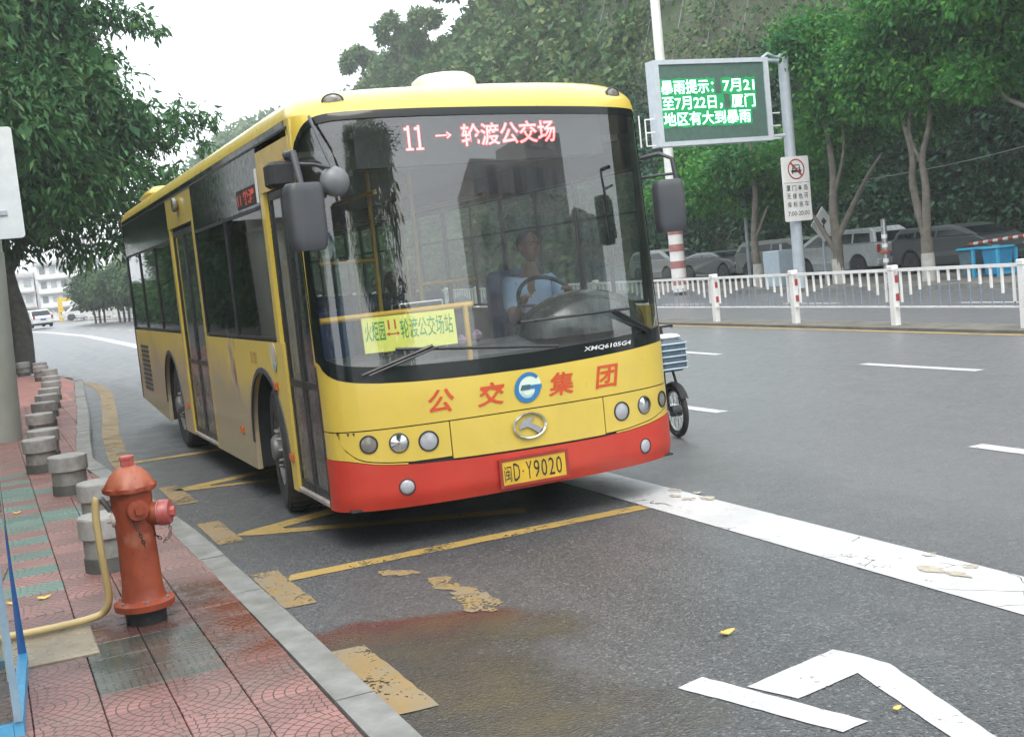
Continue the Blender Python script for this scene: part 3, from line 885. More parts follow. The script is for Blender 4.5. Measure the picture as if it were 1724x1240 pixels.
mb = MB(); mb.box(0, .03, 5.74, 5.84, .26, 2.40); mb.build('door_post', M['yellow'], bus)
mb = MB(); mb.box(0, .03, 1.36, 1.46, 1.321, 2.37); mb.build('door_post', M['yellow'], bus)
mb = MB(); mb.box(0, .03, .432, .48, 1.19, 2.755); mb.build('corner_pillar', M['yellow'], bus)
mb = MB(); mb.box(.002, .03, .4805, .50, 1.19, 2.69); mb.box(.002, .03, .432, .50, .27, 1.188); mb.build('corner_pillar_seal', M['black'], bus)
mb = MB(); mb.box(-.002, .03, 4.30, 5.86, 2.401, 2.70); hd = mb.build('door_header', M['yellow'], bus)
mb = MB(); mb.lathe([(.07, 0), (.07, .03), (.05, .05), (.01, .055)], (-.055, 5.05, 2.60), 'x', 16); mb.build('door_lamp', M['lensdark'], hd)
mb = MB(); mb.box(-.002, .03, .501, 1.46, 2.371, 2.66); hd = mb.build('door_header', pm('faded_yellow', (.60, .45, .18), .45, .08), bus)
mb = MB(); mb.box(-.012, -.003, .60, .82, 2.42, 2.53); mb.build('header_sticker', pm('faded_red_sticker', (.5, .22, .12), .5), hd)
mb = MB(); mb.box(.0, .05, 1.46, 4.30, 2.30, 2.70); mb.box(0, .05, 5.86, BY - .02, 2.30, 2.70); mb.box(.004, .05, .5, BY - .02, 2.716, 2.76); mb.build('upper_glass_band', M['fascia'], bus)
mb = MB(); mb.box(2 * BW - .05, 2 * BW, .43, BY - .02, 2.30, 2.76); mb.build('upper_glass_band', M['fascia'], bus)
gm = MB(); gm.box(-.006, .0, 0.5, BY - .05, 2.70, 2.715); gm.build('rain_gutter', M['black'], bus)
sd = MB(); sd.box(-.004, 0, 1.56, 2.24, 2.32, 2.46); sdo = sd.build('side_route_display', M['matt'], bus)
text_on('route_lettering', '11 轮渡', lambda u, v: (-.006, 2.2 - .6 * u, 2.335 + .11 * v), emat('dim_red_led', (1, .12, .06), .35), sdo, bold=.02)
mb = MB(); mb.box(-.006, 0, 1.49, 1.545, 2.32, 2.56); mb.build('white_notice', M['white'], bus)
def window(X, y0, y1, sgn):
    z0, z1 = 1.335, 2.298
    w = MB(); e = .022; x0, x1 = (X - .012, X + .012) if sgn < 0 else (X - .012, X + .012)
    X_ = X + (.014 if sgn < 0 else -.014)
    for (a, b, c, d) in ((y0, y1, z0, z0 + e), (y0, y1, z1 - e, z1), (y0, y0 + e, z0 + e, z1 - e), (y1 - e, y1, z0 + e, z1 - e)):
        w.box(X_ - .013, X_ + .013, a, b, c, d)
    if sgn > 0: w.box(X_ - .011, X_ + .011, (y0 + y1) / 2 - .015, (y0 + y1) / 2 + .015, z0 + e, z1 - e)
    if sgn > 0: w.box(X_ - .011, X_ + .011, y0 + e, y1 - e, 1.98, 2.0)
    fo = w.build('window', M['black'], bus)
    p = MB(); p.add([(X_, y0 + e, z0 + e), (X_, y1 - e, z0 + e), (X_, y1 - e, z1 - e), (X_, y0 + e, z1 - e)], [(0, 1, 2, 3)])
    p.build('pane', M['sglass'] if sgn < 0 else M['lglass'], fo)
for (a, b) in ((1.47, 2.86), (2.88, 4.31), (5.85, 7.15), (7.17, 8.50), (8.52, 9.80)): window(0, a, b, -1)
M['lglass'] = gmat('light_side_glass', (.42, .48, .46), 1.2, .02, 1.5, .03, (.2, .2, .18))
for (a, b) in ((.45, 1.40), (1.42, 2.86), (2.88, 4.31), (4.33, 5.8), (5.85, 7.15), (7.17, 8.50), (8.52, 9.80)): window(2 * BW, a, b, 1)
def dblack(): return M['fascia']
M['doorglass'] = gmat('door_glass', (.30, .35, .34), 1.3, .03, 1.5, .16, (.16, .16, .15))
def door(ya, yb, n):
    h = (yb - ya) / n
    for i in range(n):
        a, b = ya + i * h + .006, ya + (i + 1) * h - .006
        d = MB(); e = .045
        for (p, q, r_, s_) in ((a, b, .30, .36), (a, b, 2.31, 2.365), (a, a + e, .36, 2.31), (b - e, b, .36, 2.31), (a + e, b - e, 1.02, 1.07)): d.box(.018, .045, p, q, r_, s_)
        do = d.build('door', M['black'], bus, bevel=.004)
        g_ = MB(); g_.add([(.030, a + e, 1.07), (.030, b - e, 1.07), (.030, b - e, 2.31), (.030, a + e, 2.31)], [(0, 1, 2, 3)]); g_.build('pane', M['doorglass'], do)
        g_ = MB(); g_.box(.026, .034, a + e, b - e, .36, 1.02); g_.build('lower_panel', pm('grimy_dark_door', (.045, .045, .045), .25, .2, 3., coat=.3, grime=(.16, .155, .14), gamt=.7), do)
        g_ = MB(); yb_ = b - e - .05 if i == 0 else a + e + .05
        g_.tube([(.07, yb_, .75), (.09, yb_, .8), (.09, yb_, 1.95), (.07, yb_, 2.0)], .016); g_.build('handrail', M['steel'], do, smooth=60)
    st = MB(); st.bbox(-.004, .4, ya, yb, .262, .30, .008); st.build('door_step', pm('worn_step', (.32, .28, .26), .6, .2), bus)
door(.50, 1.30, 2); door(4.42, 5.74, 2)
# rear grille and lamps on the kerb side
v = MB()
for i in range(10): v.box(-.008, 0, 8.70, 9.40, .55 + i * .06, .585 + i * .06)
v.build('vent_grille', M['grey'], bus)
for (y, z) in ((1.62, 1.0), (1.38, .50), (3.1, .55), (5.95, .55)):
    q = MB(); q.bbox(-.018, 0, y - .045, y + .045, z - .03, z + .03, .006); q.build('side_marker', M['amber'], bus)
# faded stickers on the side
lav = pm('faded_sticker', (.50, .40, .42), .6, .25, 9.); lav2 = pm('faded_sticker_dark', (.30, .16, .24), .6, .2, 9.)
q = MB()
for (a, b, c, d) in ((-.14, .12, -.02, .28), (.02, .05, .16, .33), (-.05, -.28, .02, -.06), (.10, .16, .14, -.12)):
    q.add([(-.003, 3.15 + a, 1.08 + b), (-.003, 3.15 + a + .07, 1.08 + b + .07), (-.003, 3.15 + c, 1.08 + d), (-.003, 3.15 + c - .05, 1.08 + d - .05)], [(0, 1, 2, 3)])
q.build('sticker', lav, pA)
q = MB(); q.add([(-.005, 3.16, 1.17), (-.005, 3.11, 1.05), (-.005, 3.14, .92), (-.005, 3.19, 1.05)], [(0, 1, 2, 3)]); q.build('sticker', lav2, pA)
q = MB(); q.lathe([(.10, 0), (.10, .003)], (-.0045, 1.62, 1.22), 'x', 20); q.build('sticker', pm('pale_sticker', (.55, .50, .40), .6, .2), pA)
q = MB(); q.lathe([(.035, 0), (.035, .003)], (-.008, 1.60, 1.14), 'x', 16); q.build('sticker', pm('blue_dot', (.25, .42, .45), .6, .1), pA)
text_on('faded_lettering', '公交', lambda u, v: (-.004, 2.45 - .25 * u, 1.14 + .1 * v), pm('faded_red', (.52, .27, .08), .6), pA)
# wheel arches (liner, lip) and wheels
for cy, cz, r in ARC:
    for X, sg in ((0, 1), (2 * BW, -1)):
        w = MB(); ringsA = []
        for dx in (.03, .52):
            ringsA.append([(X + sg * dx, cy + (r + .012) * math.cos(PI * k / 16), cz + (r + .012) * math.sin(PI * k / 16)) for k in range(17)])
        w.rings(ringsA, cap=False, closed=False)
        w.add([(X + sg * .52, cy + (r + .012) * math.cos(PI * k / 16), cz + (r + .012) * math.sin(PI * k / 16)) for k in range(17)], [tuple(range(17))])
        w.add([(X + sg * .04, cy - r - .01, .27), (X + sg * .52, cy - r - .01, .27), (X + sg * .52, cy - r - .01, cz), (X + sg * .04, cy - r - .01, cz)], [(0, 1, 2, 3)])
        w.add([(X + sg * .04, cy + r + .01, .27), (X + sg * .52, cy + r + .01, .27), (X + sg * .52, cy + r + .01, cz), (X + sg * .04, cy + r + .01, cz)], [(0, 1, 2, 3)])
        w.build('wheel_housing', M['matt'], bus)
        lip = MB(); rg = []
        for (rr_, dx) in ((r - .012, .0), (r - .012, -.012), (r + .03, -.010), (r + .03, .0)):
            rg.append([(X + sg * dx, cy + rr_ * math.cos(PI * k / 20), cz + rr_ * math.sin(PI * k / 20)) for k in range(21)])
        lip.rings(rg, cap=False, closed=False); lip.build('arch_lip', M['grey'], bus, smooth=30)
def make_wheel(cx, cy, sg, steer=0.):
    T = Matrix.Translation((cx, cy, .485)) @ Matrix.Rotation(steer, 4, 'Z')
    def bld(mb, n, m, p, s_=30): return mb.build(n, m, p, smooth=s_, xf=T)
    h = .13
    w = MB(); w.lathe([(.29, -h * sg), (.31, -h * 1.02 * sg), (.44, -h * 1.05 * sg), (.475, -h * .86 * sg), (.483, -h * .5 * sg), (.485, 0), (.483, h * .5 * sg), (.475, h * .86 * sg), (.44, h * 1.05 * sg), (.31, h * 1.02 * sg), (.29, h * sg)], (0, 0, 0), 'x', 40, cap=False)
    wh = bld(w, 'wheel', M['rubber'], bus)
    tr = MB()
    for k in range(36):
        a = 2 * PI * k / 36; rot = Matrix.Rotation(a, 4, 'X')
        b_ = MB(); b_.box(-.10, -.035, -.02, .02, .476, .492); b_.box(-.025, .025, -.02, .02, .478, .494); b_.box(.035, .10, -.02, .02, .476, .492)
        tr.add([rot @ Vector(v_) for v_ in b_.v], b_.f)
    tro = bld(tr, 'tread', M['rubber'], wh, None); tro['kind'] = 'stuff'
    r_ = MB(); s_ = -sg    # outer face direction
    r_.lathe([(.295, s_ * .125), (.285, s_ * .12), (.272, s_ * .09), (.255, s_ * .06), (.20, s_ * .075), (.165, s_ * .11), (.155, s_ * .12), (.10, s_ * .12), (.095, s_ * .17), (.075, s_ * .185), (.01, s_ * .19)], (0, 0, 0), 'x', 32, cap=False)
    bld(r_, 'rim', M['rim'], wh)
    for k in range(8):
        a = 2 * PI * (k + .5) / 8; q = MB(); q.lathe([(.026, s_ * .068), (.026, s_ * .084)], (0, .222 * math.cos(a), .222 * math.sin(a)), 'x', 12)
        bld(q, 'hand_hole', M['matt'], wh)
    nb = MB()
    for k in range(10):
        a = 2 * PI * k / 10; nb.lathe([(.016, s_ * .115), (.014, s_ * .15), (.006, s_ * .152)], (0, .135 * math.cos(a), .135 * math.sin(a)), 'x', 6)
    o = bld(nb, 'wheel_nut_ring', M['rim'], wh, None); o['kind'] = 'stuff'
for cy in (2.06, 6.88):
    make_wheel(.19, cy, 1, R(-7) if cy < 3 else 0); make_wheel(2 * BW - .19, cy, -1, R(-7) if cy < 3 else 0)
# chassis, floor, rear wall, lining
c = MB(); c.box(.05, 2 * BW - .05, .5, 1.44, .29, .34); c.box(.35, 2 * BW - .35, .13, .5, .27, .34); c.box(.54, 2 * BW - .54, 1.44, 9.7, .29, .34); c.box(.05, 2 * BW - .05, 2.68, 6.26, .29, .34); c.box(.05, 2 * BW - .05, 7.5, 9.7, .45, .50); c.build('floor', M['floor'], bus)
c = MB(); c.tube([(.3, 2.06, .45), (2.2, 2.06, .45)], .07); c.tube([(.3, 6.88, .45), (2.2, 6.88, .45)], .09); c.box(.5, .65, .6, 8.5, .17, .27); c.box(1.83, 1.98, .6, 8.5, .17, .27); c.box(.66, 1.82, 1.0, 1.6, .18, .27); c.box(.66, 1.82, 3.0, 6.0, .18, .27); c.box(.06, 2.42, .2, 1.40, .262, .275); c.build('chassis', M['matt'], bus)
c = MB(); c.box(.05, 2 * BW - .05, .60, 9.8, 2.52, 2.56); c.build('ceiling_lining', M['ceiling'], bus)
def rear_patch(name, z0, z1, mat, off=0):
    V = []; F = []; xs = xs_between(0, 2 * BW, 20)
    for i, x in enumerate(xs):
        t = (x - BW) / BW; y = BY + .43 - base_y(t) + off
        V += [(x, y, z0), (x, y, z1)]
        if i: F.append((2 * i - 2, 2 * i, 2 * i + 1, 2 * i - 1))
    mb = MB(); mb.add(V, F); return mb.build(name, mat, bus, smooth=40)
rear_patch('rear_panel', .38, 1.42, M['yellow']); rear_patch('rear_window', 1.42, 2.5, M['sglass']); rear_patch('rear_fascia', 2.5, 2.762, M['yellow'])
c = MB(); c.box(0, .06, 9.80, 9.90, .40, 2.69); c.box(2 * BW - .06, 2 * BW, 9.80, 9.90, .40, 2.69); c.build('rear_pillar', M['black'], bus)
hp = MB(); hp.bbox(.25, 2.23, 8.7, 9.8, 2.95, 3.12, .08); hp.build('roof_unit', M['yellow'], bus, smooth=50)
pod = MB()
prof = [(.27, 0), (.275, .09), (.26, .13), (.20, .155), (.08, .165), (.005, .168)]
pod.lathe([(r_ * 1, h) for r_, h in prof], (0, 0, 0), 'z', 28)
pod.v = [(1.55 + v_[0] * .92, 1.65 + v_[1], 2.955 + v_[2] * 1.5) for v_ in pod.v]
pod.build('roof_vent', pm('cream_fibreglass', (.78, .76, .71), .5, .08), bus, smooth=40)
# side mirrors (kerb side: rectangular plus a small round one)
def rbox_curve(mb, cx, cy, cz, w, d, h, r=.05, rot=0.):
    P = []
    for (sx, sy) in ((1, 1), (-1, 1), (-1, -1), (1, -1)):
        a0 = {(1, 1): 0, (-1, 1): 90, (-1, -1): 180, (1, -1): 270}[(sx, sy)]
        for k in range(5):
            a = R(a0 + 22.5 * k); P.append((sx * (w / 2 - r) + r * math.cos(a), sy * (d / 2 - r) + r * math.sin(a)))
    cr, sr = math.cos(rot), math.sin(rot)
    rings = []
    for (k, z) in ((.80, -h / 2), (.93, -h / 2 + .025), (1, -h / 2 + .07), (1.0, h / 2 - .05), (.95, h / 2 - .015), (.84, h / 2)):
        rings.append([(cx + (x * cr - y * sr) * k, cy + (x * sr + y * cr) * k, cz + z) for x, y in P])
    mb.rings(rings); return mb
mir = MB(); rbox_curve(mir, -.135, -.25, 2.10, .225, .13, .385, .045, R(12)); mo = mir.build('wing_mirror', M['grey'], bus, smooth=40)
mir = MB(); mir.box(-.235, -.035, -.183, -.178, 1.93, 2.27); mir.build('mirror_glass', M['chrome'], mo)
mir = MB(); mir.tube([(-.0, .45, 2.46), (-.11, .15, 2.50), (-.155, -.20, 2.47), (-.14, -.24, 2.28)], [.024, .024, .022, .02], 8)
mir.tube([(-.15, -.2, 2.41), (-.05, -.22, 2.40), (.05, -.2, 2.375), (.06, -.2, 2.35)], .009, 6)
mir.tube([(.10, .30, 2.74), (.08, .1, 2.60), (.065, -.2, 2.37)], .011, 6)
mir.build('mirror_arm', M['grey'], mo, smooth=50)
mir = MB(); mir.bbox(-.26, -.11, -.02, .16, 2.30, 2.45, .02); mir.tube([(-.18, .09, 2.4), (-.0, .5, 2.48)], .03, 8); mir.build('mirror_motor', M['matt'], mo)
mir = MB(); mir.lathe([(.086, .03), (.09, .015), (.086, 0), (.06, -.028), (.02, -.04), (.002, -.042)], (.075, -.2, 2.295), 'y', 28); ro = mir.build('round_mirror', pm('grey_mirror_shell', (.15, .16, .165), .4, .06), bus, smooth=40)
mir = MB(); rbox_curve(mir, 2.35, -.15, 1.99, .20, .13, .345, .04, R(-10)); m2 = mir.build('wing_mirror', M['grey'], bus, smooth=40)
mir = MB(); mir.box(2.27, 2.43, -.083, -.078, 1.85, 2.13); mir.build('mirror_glass', M['chrome'], m2)
mir = MB(); mir.tube([(2.28, .05, 2.33), (2.34, -.1, 2.34), (2.40, -.15, 2.30), (2.42, -.15, 2.15)], .014, 8); mir.tube([(2.28, .05, 2.20), (2.34, -.1, 2.20), (2.42, -.15, 2.20)], .010, 8); mir.build('mirror_arm', M['grey'], m2, smooth=50)
# wipers
w = MB(); w.tube([fpt(.21, 1.12, .02), fpt(.645, 1.26, .05)], .011, 6); w.tube([fpt(.25, 1.115, .02), fpt(.68, 1.25, .05)], .008, 6); wp = w.build('wiper_arm', M['black'], bus)
w = MB(); w.tube([fpt(x_, 1.262 - (x_ - .42) * .10, .022) for x_ in (.42, .7, 1.0, 1.3, 1.5)], .011, 6); w.build('wiper_blade', M['black'], wp)
w = MB(); w.tube([fpt(2.30, 1.155, .02), fpt(1.95, 1.335, .05)], .011, 6); w.tube([fpt(2.26, 1.15, .02), fpt(1.92, 1.33, .05)], .008, 6); wp = w.build('wiper_arm', M['black'], bus)
w = MB(); w.tube([fpt(x_, 1.335 + (x_ - 1.4) * .0, .022) for x_ in (1.25, 1.5, 1.7, 1.9, 2.1)], .011, 6); w.build('wiper_blade', M['black'], wp)
# destination display behind the screen
d = MB(); d.box(.36, 2.12, .27, .40, 2.40, 2.70); dd = d.build('route_display', M['matt'], bus)
led = emat('red_led', (1.0, .10, .10), 6.0)
led2 = emat('red_led_glow', (.8, .03, .03), .55)
def dmap(x0, x1, z0, z1, y=.262): return lambda u, v: (x0 + (x1 - x0) * u, y, z0 + (z1 - z0) * v)
for body, x0, x1, z0, z1, bo in (('轮渡公交场', 1.085, 1.765, 2.50, 2.645, .012),):
    text_on('led_lettering', body, dmap(x0, x1, z0, z1), led, dd, bold=bo)
    text_on('led_lettering_glow', body, dmap(x0 - .008, x1 + .008, z0 - .006, z1 + .006, .2655), led2, dd, bold=bo + .035)
for ox in (.715, .785):
    d = MB(); d.box(ox, ox + .014, .259, .264, 2.502, 2.65); d.box(ox - .018, ox + .032, .259, .264, 2.495, 2.507); d.box(ox - .02, ox, .259, .264, 2.622, 2.638); d.build('led_lettering', led, dd)
d = MB(); d.box(.905, .985, .258, .262, 2.574, 2.582); d.add([(.985, .26, 2.60), (1.015, .26, 2.578), (.985, .26, 2.556), (.98, .26, 2.562), (.998, .26, 2.578), (.98, .26, 2.594)], [(0, 1, 2, 3, 4, 5)]); d.build('led_arrow', led, dd)
# route board behind the screen
d = MB(); V = []; F = []
for i in range(9):
    x_ = .24 + .585 * i / 8; V += [fpt(x_, 1.25, -.022), fpt(x_, 1.47, -.022), fpt(x_, 1.25, -.016), fpt(x_, 1.47, -.016)]
    if i: b_ = 4 * i; F += [(b_ - 4, b_, b_ + 1, b_ - 3), (b_ - 2, b_ - 1, b_ + 3, b_ + 2), (b_ - 3, b_ + 1, b_ + 3, b_ - 1), (b_ - 4, b_ - 2, b_ + 2, b_)]
F += [(0, 1, 3, 2), (32, 34, 35, 33)]
d.add(V, F); rb = d.build('route_board', pm('board_yellow', (.88, .84, .16), .5, .03), bus)
gl = pm('green_lettering', (.03, .33, .09), .5); rl = pm('board_red', (.62, .10, .03), .5)
text_on('board_lettering', '火炬园', fmap(.255, .375, 1.32, 1.445, -.0145), gl, rb, bold=.008)
text_on('board_lettering', '轮渡公交场站', fmap(.47, .805, 1.32, 1.445, -.0145), gl, rb, bold=.004)
text_on('board_lettering', '11', fmap(.395, .445, 1.385, 1.445, -.0145), rl, rb, bold=.02)
d = MB()
for pp in (((.395, 1.353), (.45, 1.353), (.45, 1.361), (.395, 1.361)), ((.38, 1.357), (.40, 1.343), (.40, 1.371)), ((.465, 1.357), (.445, 1.371), (.445, 1.343))): d.add([fpt(a, b, -.0145) for a, b in pp], [tuple(range(len(pp)))])
d.build('board_arrow', rl, rb)
# interior
d = MB(); d.tube([(.06, .46, 1.47), (1.12, .46, 1.47)], .022, 10); d.tube([(1.05, .42, 1.47), (1.05, .42, 1.0)], .02, 8); d.build('grab_bar', M['pole'], bus, smooth=60)
poles = [((.86, 1.65), .35, 2.5), ((1.28, 1.9), .35, 2.5), ((.5, 2.9), .4, 2.5), ((1.0, 4.2), .35, 2.5), ((1.6, 3.1), .35, 2.5), ((.75, 5.9), .35, 2.5), ((1.7, 5.0), .35, 2.5)]
for (x, y), a, b in poles:
    d = MB(); d.tube([(x, y, a), (x, y, b)], .018, 8); d.build('grab_pole', M['pole'], bus, smooth=60)
for (p, q) in (((.42, 1.65, 1.85), (.86, 1.65, 1.84)), ((.6, .7, 2.28), (.6, 9, 2.28)), ((1.9, 1.9, 2.28), (1.9, 9, 2.28)), ((1.28, 1.9, 1.62), (1.75, 1.9, 1.62)), ((.1, 1.35, 1.1), (.1, 1.35, 1.9))):
    d = MB(); d.tube([p, q], .016, 8); d.build('grab_rail', M['pole'], bus, smooth=60)
def seat(x, y):
    s_ = MB(); s_.bbox(x - .20, x + .20, y - .02, y + .36, .74, .82, .03); s_.bbox(x - .20, x + .20, y + .34, y + .43, .80, 1.52, .035)
    so_ = s_.build('passenger_seat', M['seat'], bus, smooth=40)
    s_ = MB(); s_.box(x - .15, x + .15, y + .05, y + .33, .34, .74); s_.build('seat_base', M['matt'], so_)
for y in (1.55, 2.75, 3.55, 4.3): seat(2.12, y + 1.0) if y > 2 else None
for y in (1.62,): seat(.52, y)
for y in (6.0, 6.8, 7.6, 8.4, 9.1):
    for x in (.4, .85, 1.65, 2.1): seat(x, y)
for y in (2.95, 3.7): seat(.35, y)
# dashboard, cowl, steering wheel
d = MB()
dash = [(.46, .95), (.44, 1.12), (.50, 1.19), (.70, 1.21), (.85, 1.10), (.85, .4), (.46, .4)]
d.prism(dash, lambda p: (.10, p[0], p[1]), lambda p: (2.40, p[0], p[1])); db = d.build('dashboard', pm('dark_dashboard', (.07, .075, .075), .35, .08), bus, bevel=.02)
d = MB(); rings = []
for (k, y) in ((.0, .30), (.75, .36), (1, .5), (1, .62), (.9, .78), (.6, .84)):
    rings.append([(1.99 + .48 * max(k, .02) * math.cos(PI * a / 20), y, 1.18 + .30 * max(k, .02) * math.sin(PI * a / 20)) for a in range(21)])
d.rings(rings, cap=False, closed=False); d.build('instrument_cowl', pm('glossy_cowl', (.035, .038, .036), .22, .05, coat=.25), db, smooth=60)
d = MB(); rg = []
for k in range(37):
    a = 2 * PI * k / 36; rg.append((1.95 + .235 * math.cos(a), 1.0 + .14 * math.sin(a), 1.40 + .19 * math.sin(a) ))
d.tube(rg, .016, 8, cap=False); d.tube([(1.73, 1.0, 1.40), (1.95, .97, 1.37), (2.17, 1.0, 1.40)], .014, 6); d.tube([(1.95, .97, 1.37), (1.95, .72, 1.0)], .03, 8); d.build('steering_wheel', M['black'], bus, smooth=60)
d = MB(); d.bbox(.62, .92, .50, .66, 1.30, 1.52, .01); d.build('fare_box', M['sglass'], bus)
d = MB()
for e_ in ((.62, .50), (.92, .50), (.62, .66), (.92, .66)): d.tube([(e_[0], e_[1], .5), (e_[0], e_[1], 1.52)], .008, 6)
d.tube([(.62, .50, 1.52), (.92, .50, 1.52)], .008, 6); d.build('fare_box_frame', M['steel'], bus)
d = MB(); d.bbox(1.79, 2.29, 1.35, 1.80, .90, 1.04, .04); d.bbox(1.81, 2.27, 1.74, 1.88, .95, 1.66, .04); d.box(1.87, 2.2, 1.4, 1.75, .34, .90); d.build('driver_seat', M['seat'], bus, smooth=40)
d = MB(); d.box(1.30, 1.33, 1.95, 2.0, .34, 1.9); d.box(1.33, 2.4, 1.96, 1.99, .34, 1.35); d.build('cab_partition', M['ceiling'], bus)
# small things on the dash
for (x, y, z) in ((.86, .42, 1.24), (.93, .44, 1.25), (1.0, .42, 1.23), (1.12, .43, 1.25)):
    d = MB(); d.lathe([(.01, 0), (.035, .02), (.04, .045), (.02, .07), (.004, .08)], (x, y, z - .03), 'z', 8); d.build('dash_plant', pm('mauve_ornament', (.25, .15, .22), .8, .3, 30.), bus)

# ================================================================== PEOPLE
def skin_obj(name, verts, edges, radii, mat, parent, sub=2, rootv=0):
    me = bpy.data.meshes.new('t'); me.from_pydata(verts, edges, []); o = bpy.data.objects.new('t', me); COL.objects.link(o)
    sk = o.modifiers.new('s', 'SKIN'); sk.use_smooth_shade = True
    for i, r_ in enumerate(radii):
        r2 = r_ if isinstance(r_, tuple) else (r_, r_)
        me.skin_vertices[0].data[i].radius = r2
        me.skin_vertices[0].data[i].use_root = (i == rootv)
    ss = o.modifiers.new('u', 'SUBSURF'); ss.levels = sub
    dg = bpy.context.evaluated_depsgraph_get(); m2 = bpy.data.meshes.new_from_object(o.evaluated_get(dg))
    bpy.data.objects.remove(o)
    off = root_off(parent)
    for v in m2.vertices: v.co -= off
    m2.materials.clear(); m2.materials.append(mat); m2.name = name
    m2.polygons.foreach_set('use_smooth', [True] * len(m2.polygons))
    o = bpy.data.objects.new(name, m2); COL.objects.link(o); o.parent = parent
    return o
def blob(mb, c, rx, ry, rz, n=16, m=10, f=None):
    rings = []
    for j in range(m + 1):
        a = PI * j / m; ring = []
        for k in range(n):
            b = 2 * PI * k / n; p = Vector((math.sin(a) * math.cos(b), math.sin(a) * math.sin(b), -math.cos(a)))
            if f: p = f(p)
            ring.append((c[0] + p.x * rx, c[1] + p.y * ry, c[2] + p.z * rz))
        rings.append(ring)
    mb.rings(rings); return mb
def seated_person(x, y, zs, shirt, trou, label, hands, turn=0., group=None, lean_=0.0):
    p = empty('person', (x, y, zs), label, 'person', group)
    hip = (x, y, zs + .11); k = lean_
    ch = (x, y - .03 - k * .5, zs + .42); nk = (x, y - .03 - k, zs + .60); hd = (x, y - .05 - k, zs + .70)
    V = [hip, (x, y - .01, zs + .25), ch, nk, hd]; E_ = [(0, 1), (1, 2), (2, 3), (3, 4)]; Rr = [(.15, .11), (.13, .10), (.16, .105), (.065, .06), (.06, .06)]
    for sg, hnd in ((-1, hands[0]), (1, hands[1])):
        sh = (x + sg * .175, y - .02 - k * .8, zs + .52); el = hnd[0]; wr = hnd[1]
        b = len(V); V += [sh, el, wr]; E_ += [(2, b), (b, b + 1), (b + 1, b + 2)]; Rr += [.062, .045, .028]
        # palm and fingers
        d = (Vector(wr) - Vector(el)).normalized(); side = d.cross(Vector((0, 0, 1))).normalized() * sg
        palm = Vector(wr) + d * .07; V.append(tuple(palm)); E_.append((b + 2, b + 3)); Rr.append((.038, .018))
        for q, (o_, ln) in enumerate(((-.03, .062), (-.01, .075), (.010, .070), (.030, .055))):
            b0 = len(V); p0 = palm + d * .028 + side * o_; p1 = p0 + d * ln * .5 + Vector((0, 0, -.012)); p2 = p1 + d * ln * .25 + Vector((0, 0, -.03))
            V += [tuple(p0), tuple(p1), tuple(p2)]; E_ += [(b + 3, b0), (b0, b0 + 1), (b0 + 1, b0 + 2)]; Rr += [.0095, .009, .0075]
        b0 = len(V); p0 = Vector(wr) + d * .03 - side * .035; p1 = p0 + d * .04 - side * .018 + Vector((0, 0, -.01))
        V += [tuple(p0), tuple(p1)]; E_ += [(b + 2, b0), (b0, b0 + 1)]; Rr += [.012, .009]
    for sg in (-1, 1):
        b = len(V); V += [(x + sg * .10, y - .05, zs + .09), (x + sg * .12, y - .46, zs + .10), (x + sg * .12, y - .50, zs - .34), (x + sg * .12, y - .64, zs - .39)]
        E_ += [(0, b), (b, b + 1), (b + 1, b + 2), (b + 2, b + 3)]; Rr += [.09, .065, .045, .035]
    skin_obj('body', V, E_, Rr, M['skin'], p)
    # shirt with short sleeves
    S = [(x, y, zs + .10), (x, y - .01, zs + .25), ch, (x, y - .03 - k, zs + .545)]; SE = [(0, 1), (1, 2), (2, 3)]; SR = [(.175, .135), (.155, .125), (.185, .13), (.078, .075)]
    for sg, hnd in ((-1, hands[0]), (1, hands[1])):
        sh = Vector((x + sg * .18, y - .02 - k * .8, zs + .515)); el = Vector(hnd[0]); b = len(S)
        S += [tuple(sh), tuple(sh.lerp(el, .75))]; SE += [(2, b), (b, b + 1)]; SR += [.078, .068]
    skin_obj('shirt', S, SE, SR, shirt, p)
    T = [(x, y, zs + .10)]; TE = []; TR = [(.17, .13)]
    for sg in (-1, 1):
        b = len(T); T += [(x + sg * .10, y - .06, zs + .09), (x + sg * .12, y - .46, zs + .10), (x + sg * .12, y - .50, zs - .30)]
        TE += [(0, b), (b, b + 1), (b + 1, b + 2)]; TR += [.10, .08, .062]
    skin_obj('trousers', T, TE, TR, trou, p)
    # head
    hc = Vector((x, y - .06 - k, zs + .80)); rot = Matrix.Translation(hc) @ Matrix.Rotation(turn, 4, 'Z')
    def hf(q):
        q = q.copy()
        if q.z < 0: s_ = 1 - .28 * abs(q.z) ** 1.5; q.x *= s_; q.y *= (s_ if q.y > 0 else 1 - .10 * abs(q.z))
        return q
    h = MB(); blob(h, (0, 0, 0), .078, .095, .118, 20, 14, hf)
    h.add([(-.012, -.090, .012), (.012, -.090, .012), (.017, -.092, -.028), (-.017, -.092, -.028), (0, -.118, -.024)], [(0, 1, 4), (1, 2, 4), (2, 3, 4), (3, 0, 4)])
    for sg in (-1, 1): blob(h, (sg * .080, .008, -.005), .012, .024, .032, 8, 6)
    ho = h.build('head', M['skin'], p, smooth=60, world=True, xf=rot)
    e = MB()
    for sg in (-1, 1): blob(e, (sg * .030, -.083, .010), .013, .008, .006, 8, 6); e.box(sg * .030 - .018, sg * .030 + .018, -.096, -.088, .028, .034)
    e.build('eyes', M['hair'], ho, smooth=60, xf=rot)
    e = MB(); e.box(-.022, .022, -.091, -.084, -.058, -.052); e.build('mouth', pm('lips', (.22, .08, .06), .6), ho, xf=rot)
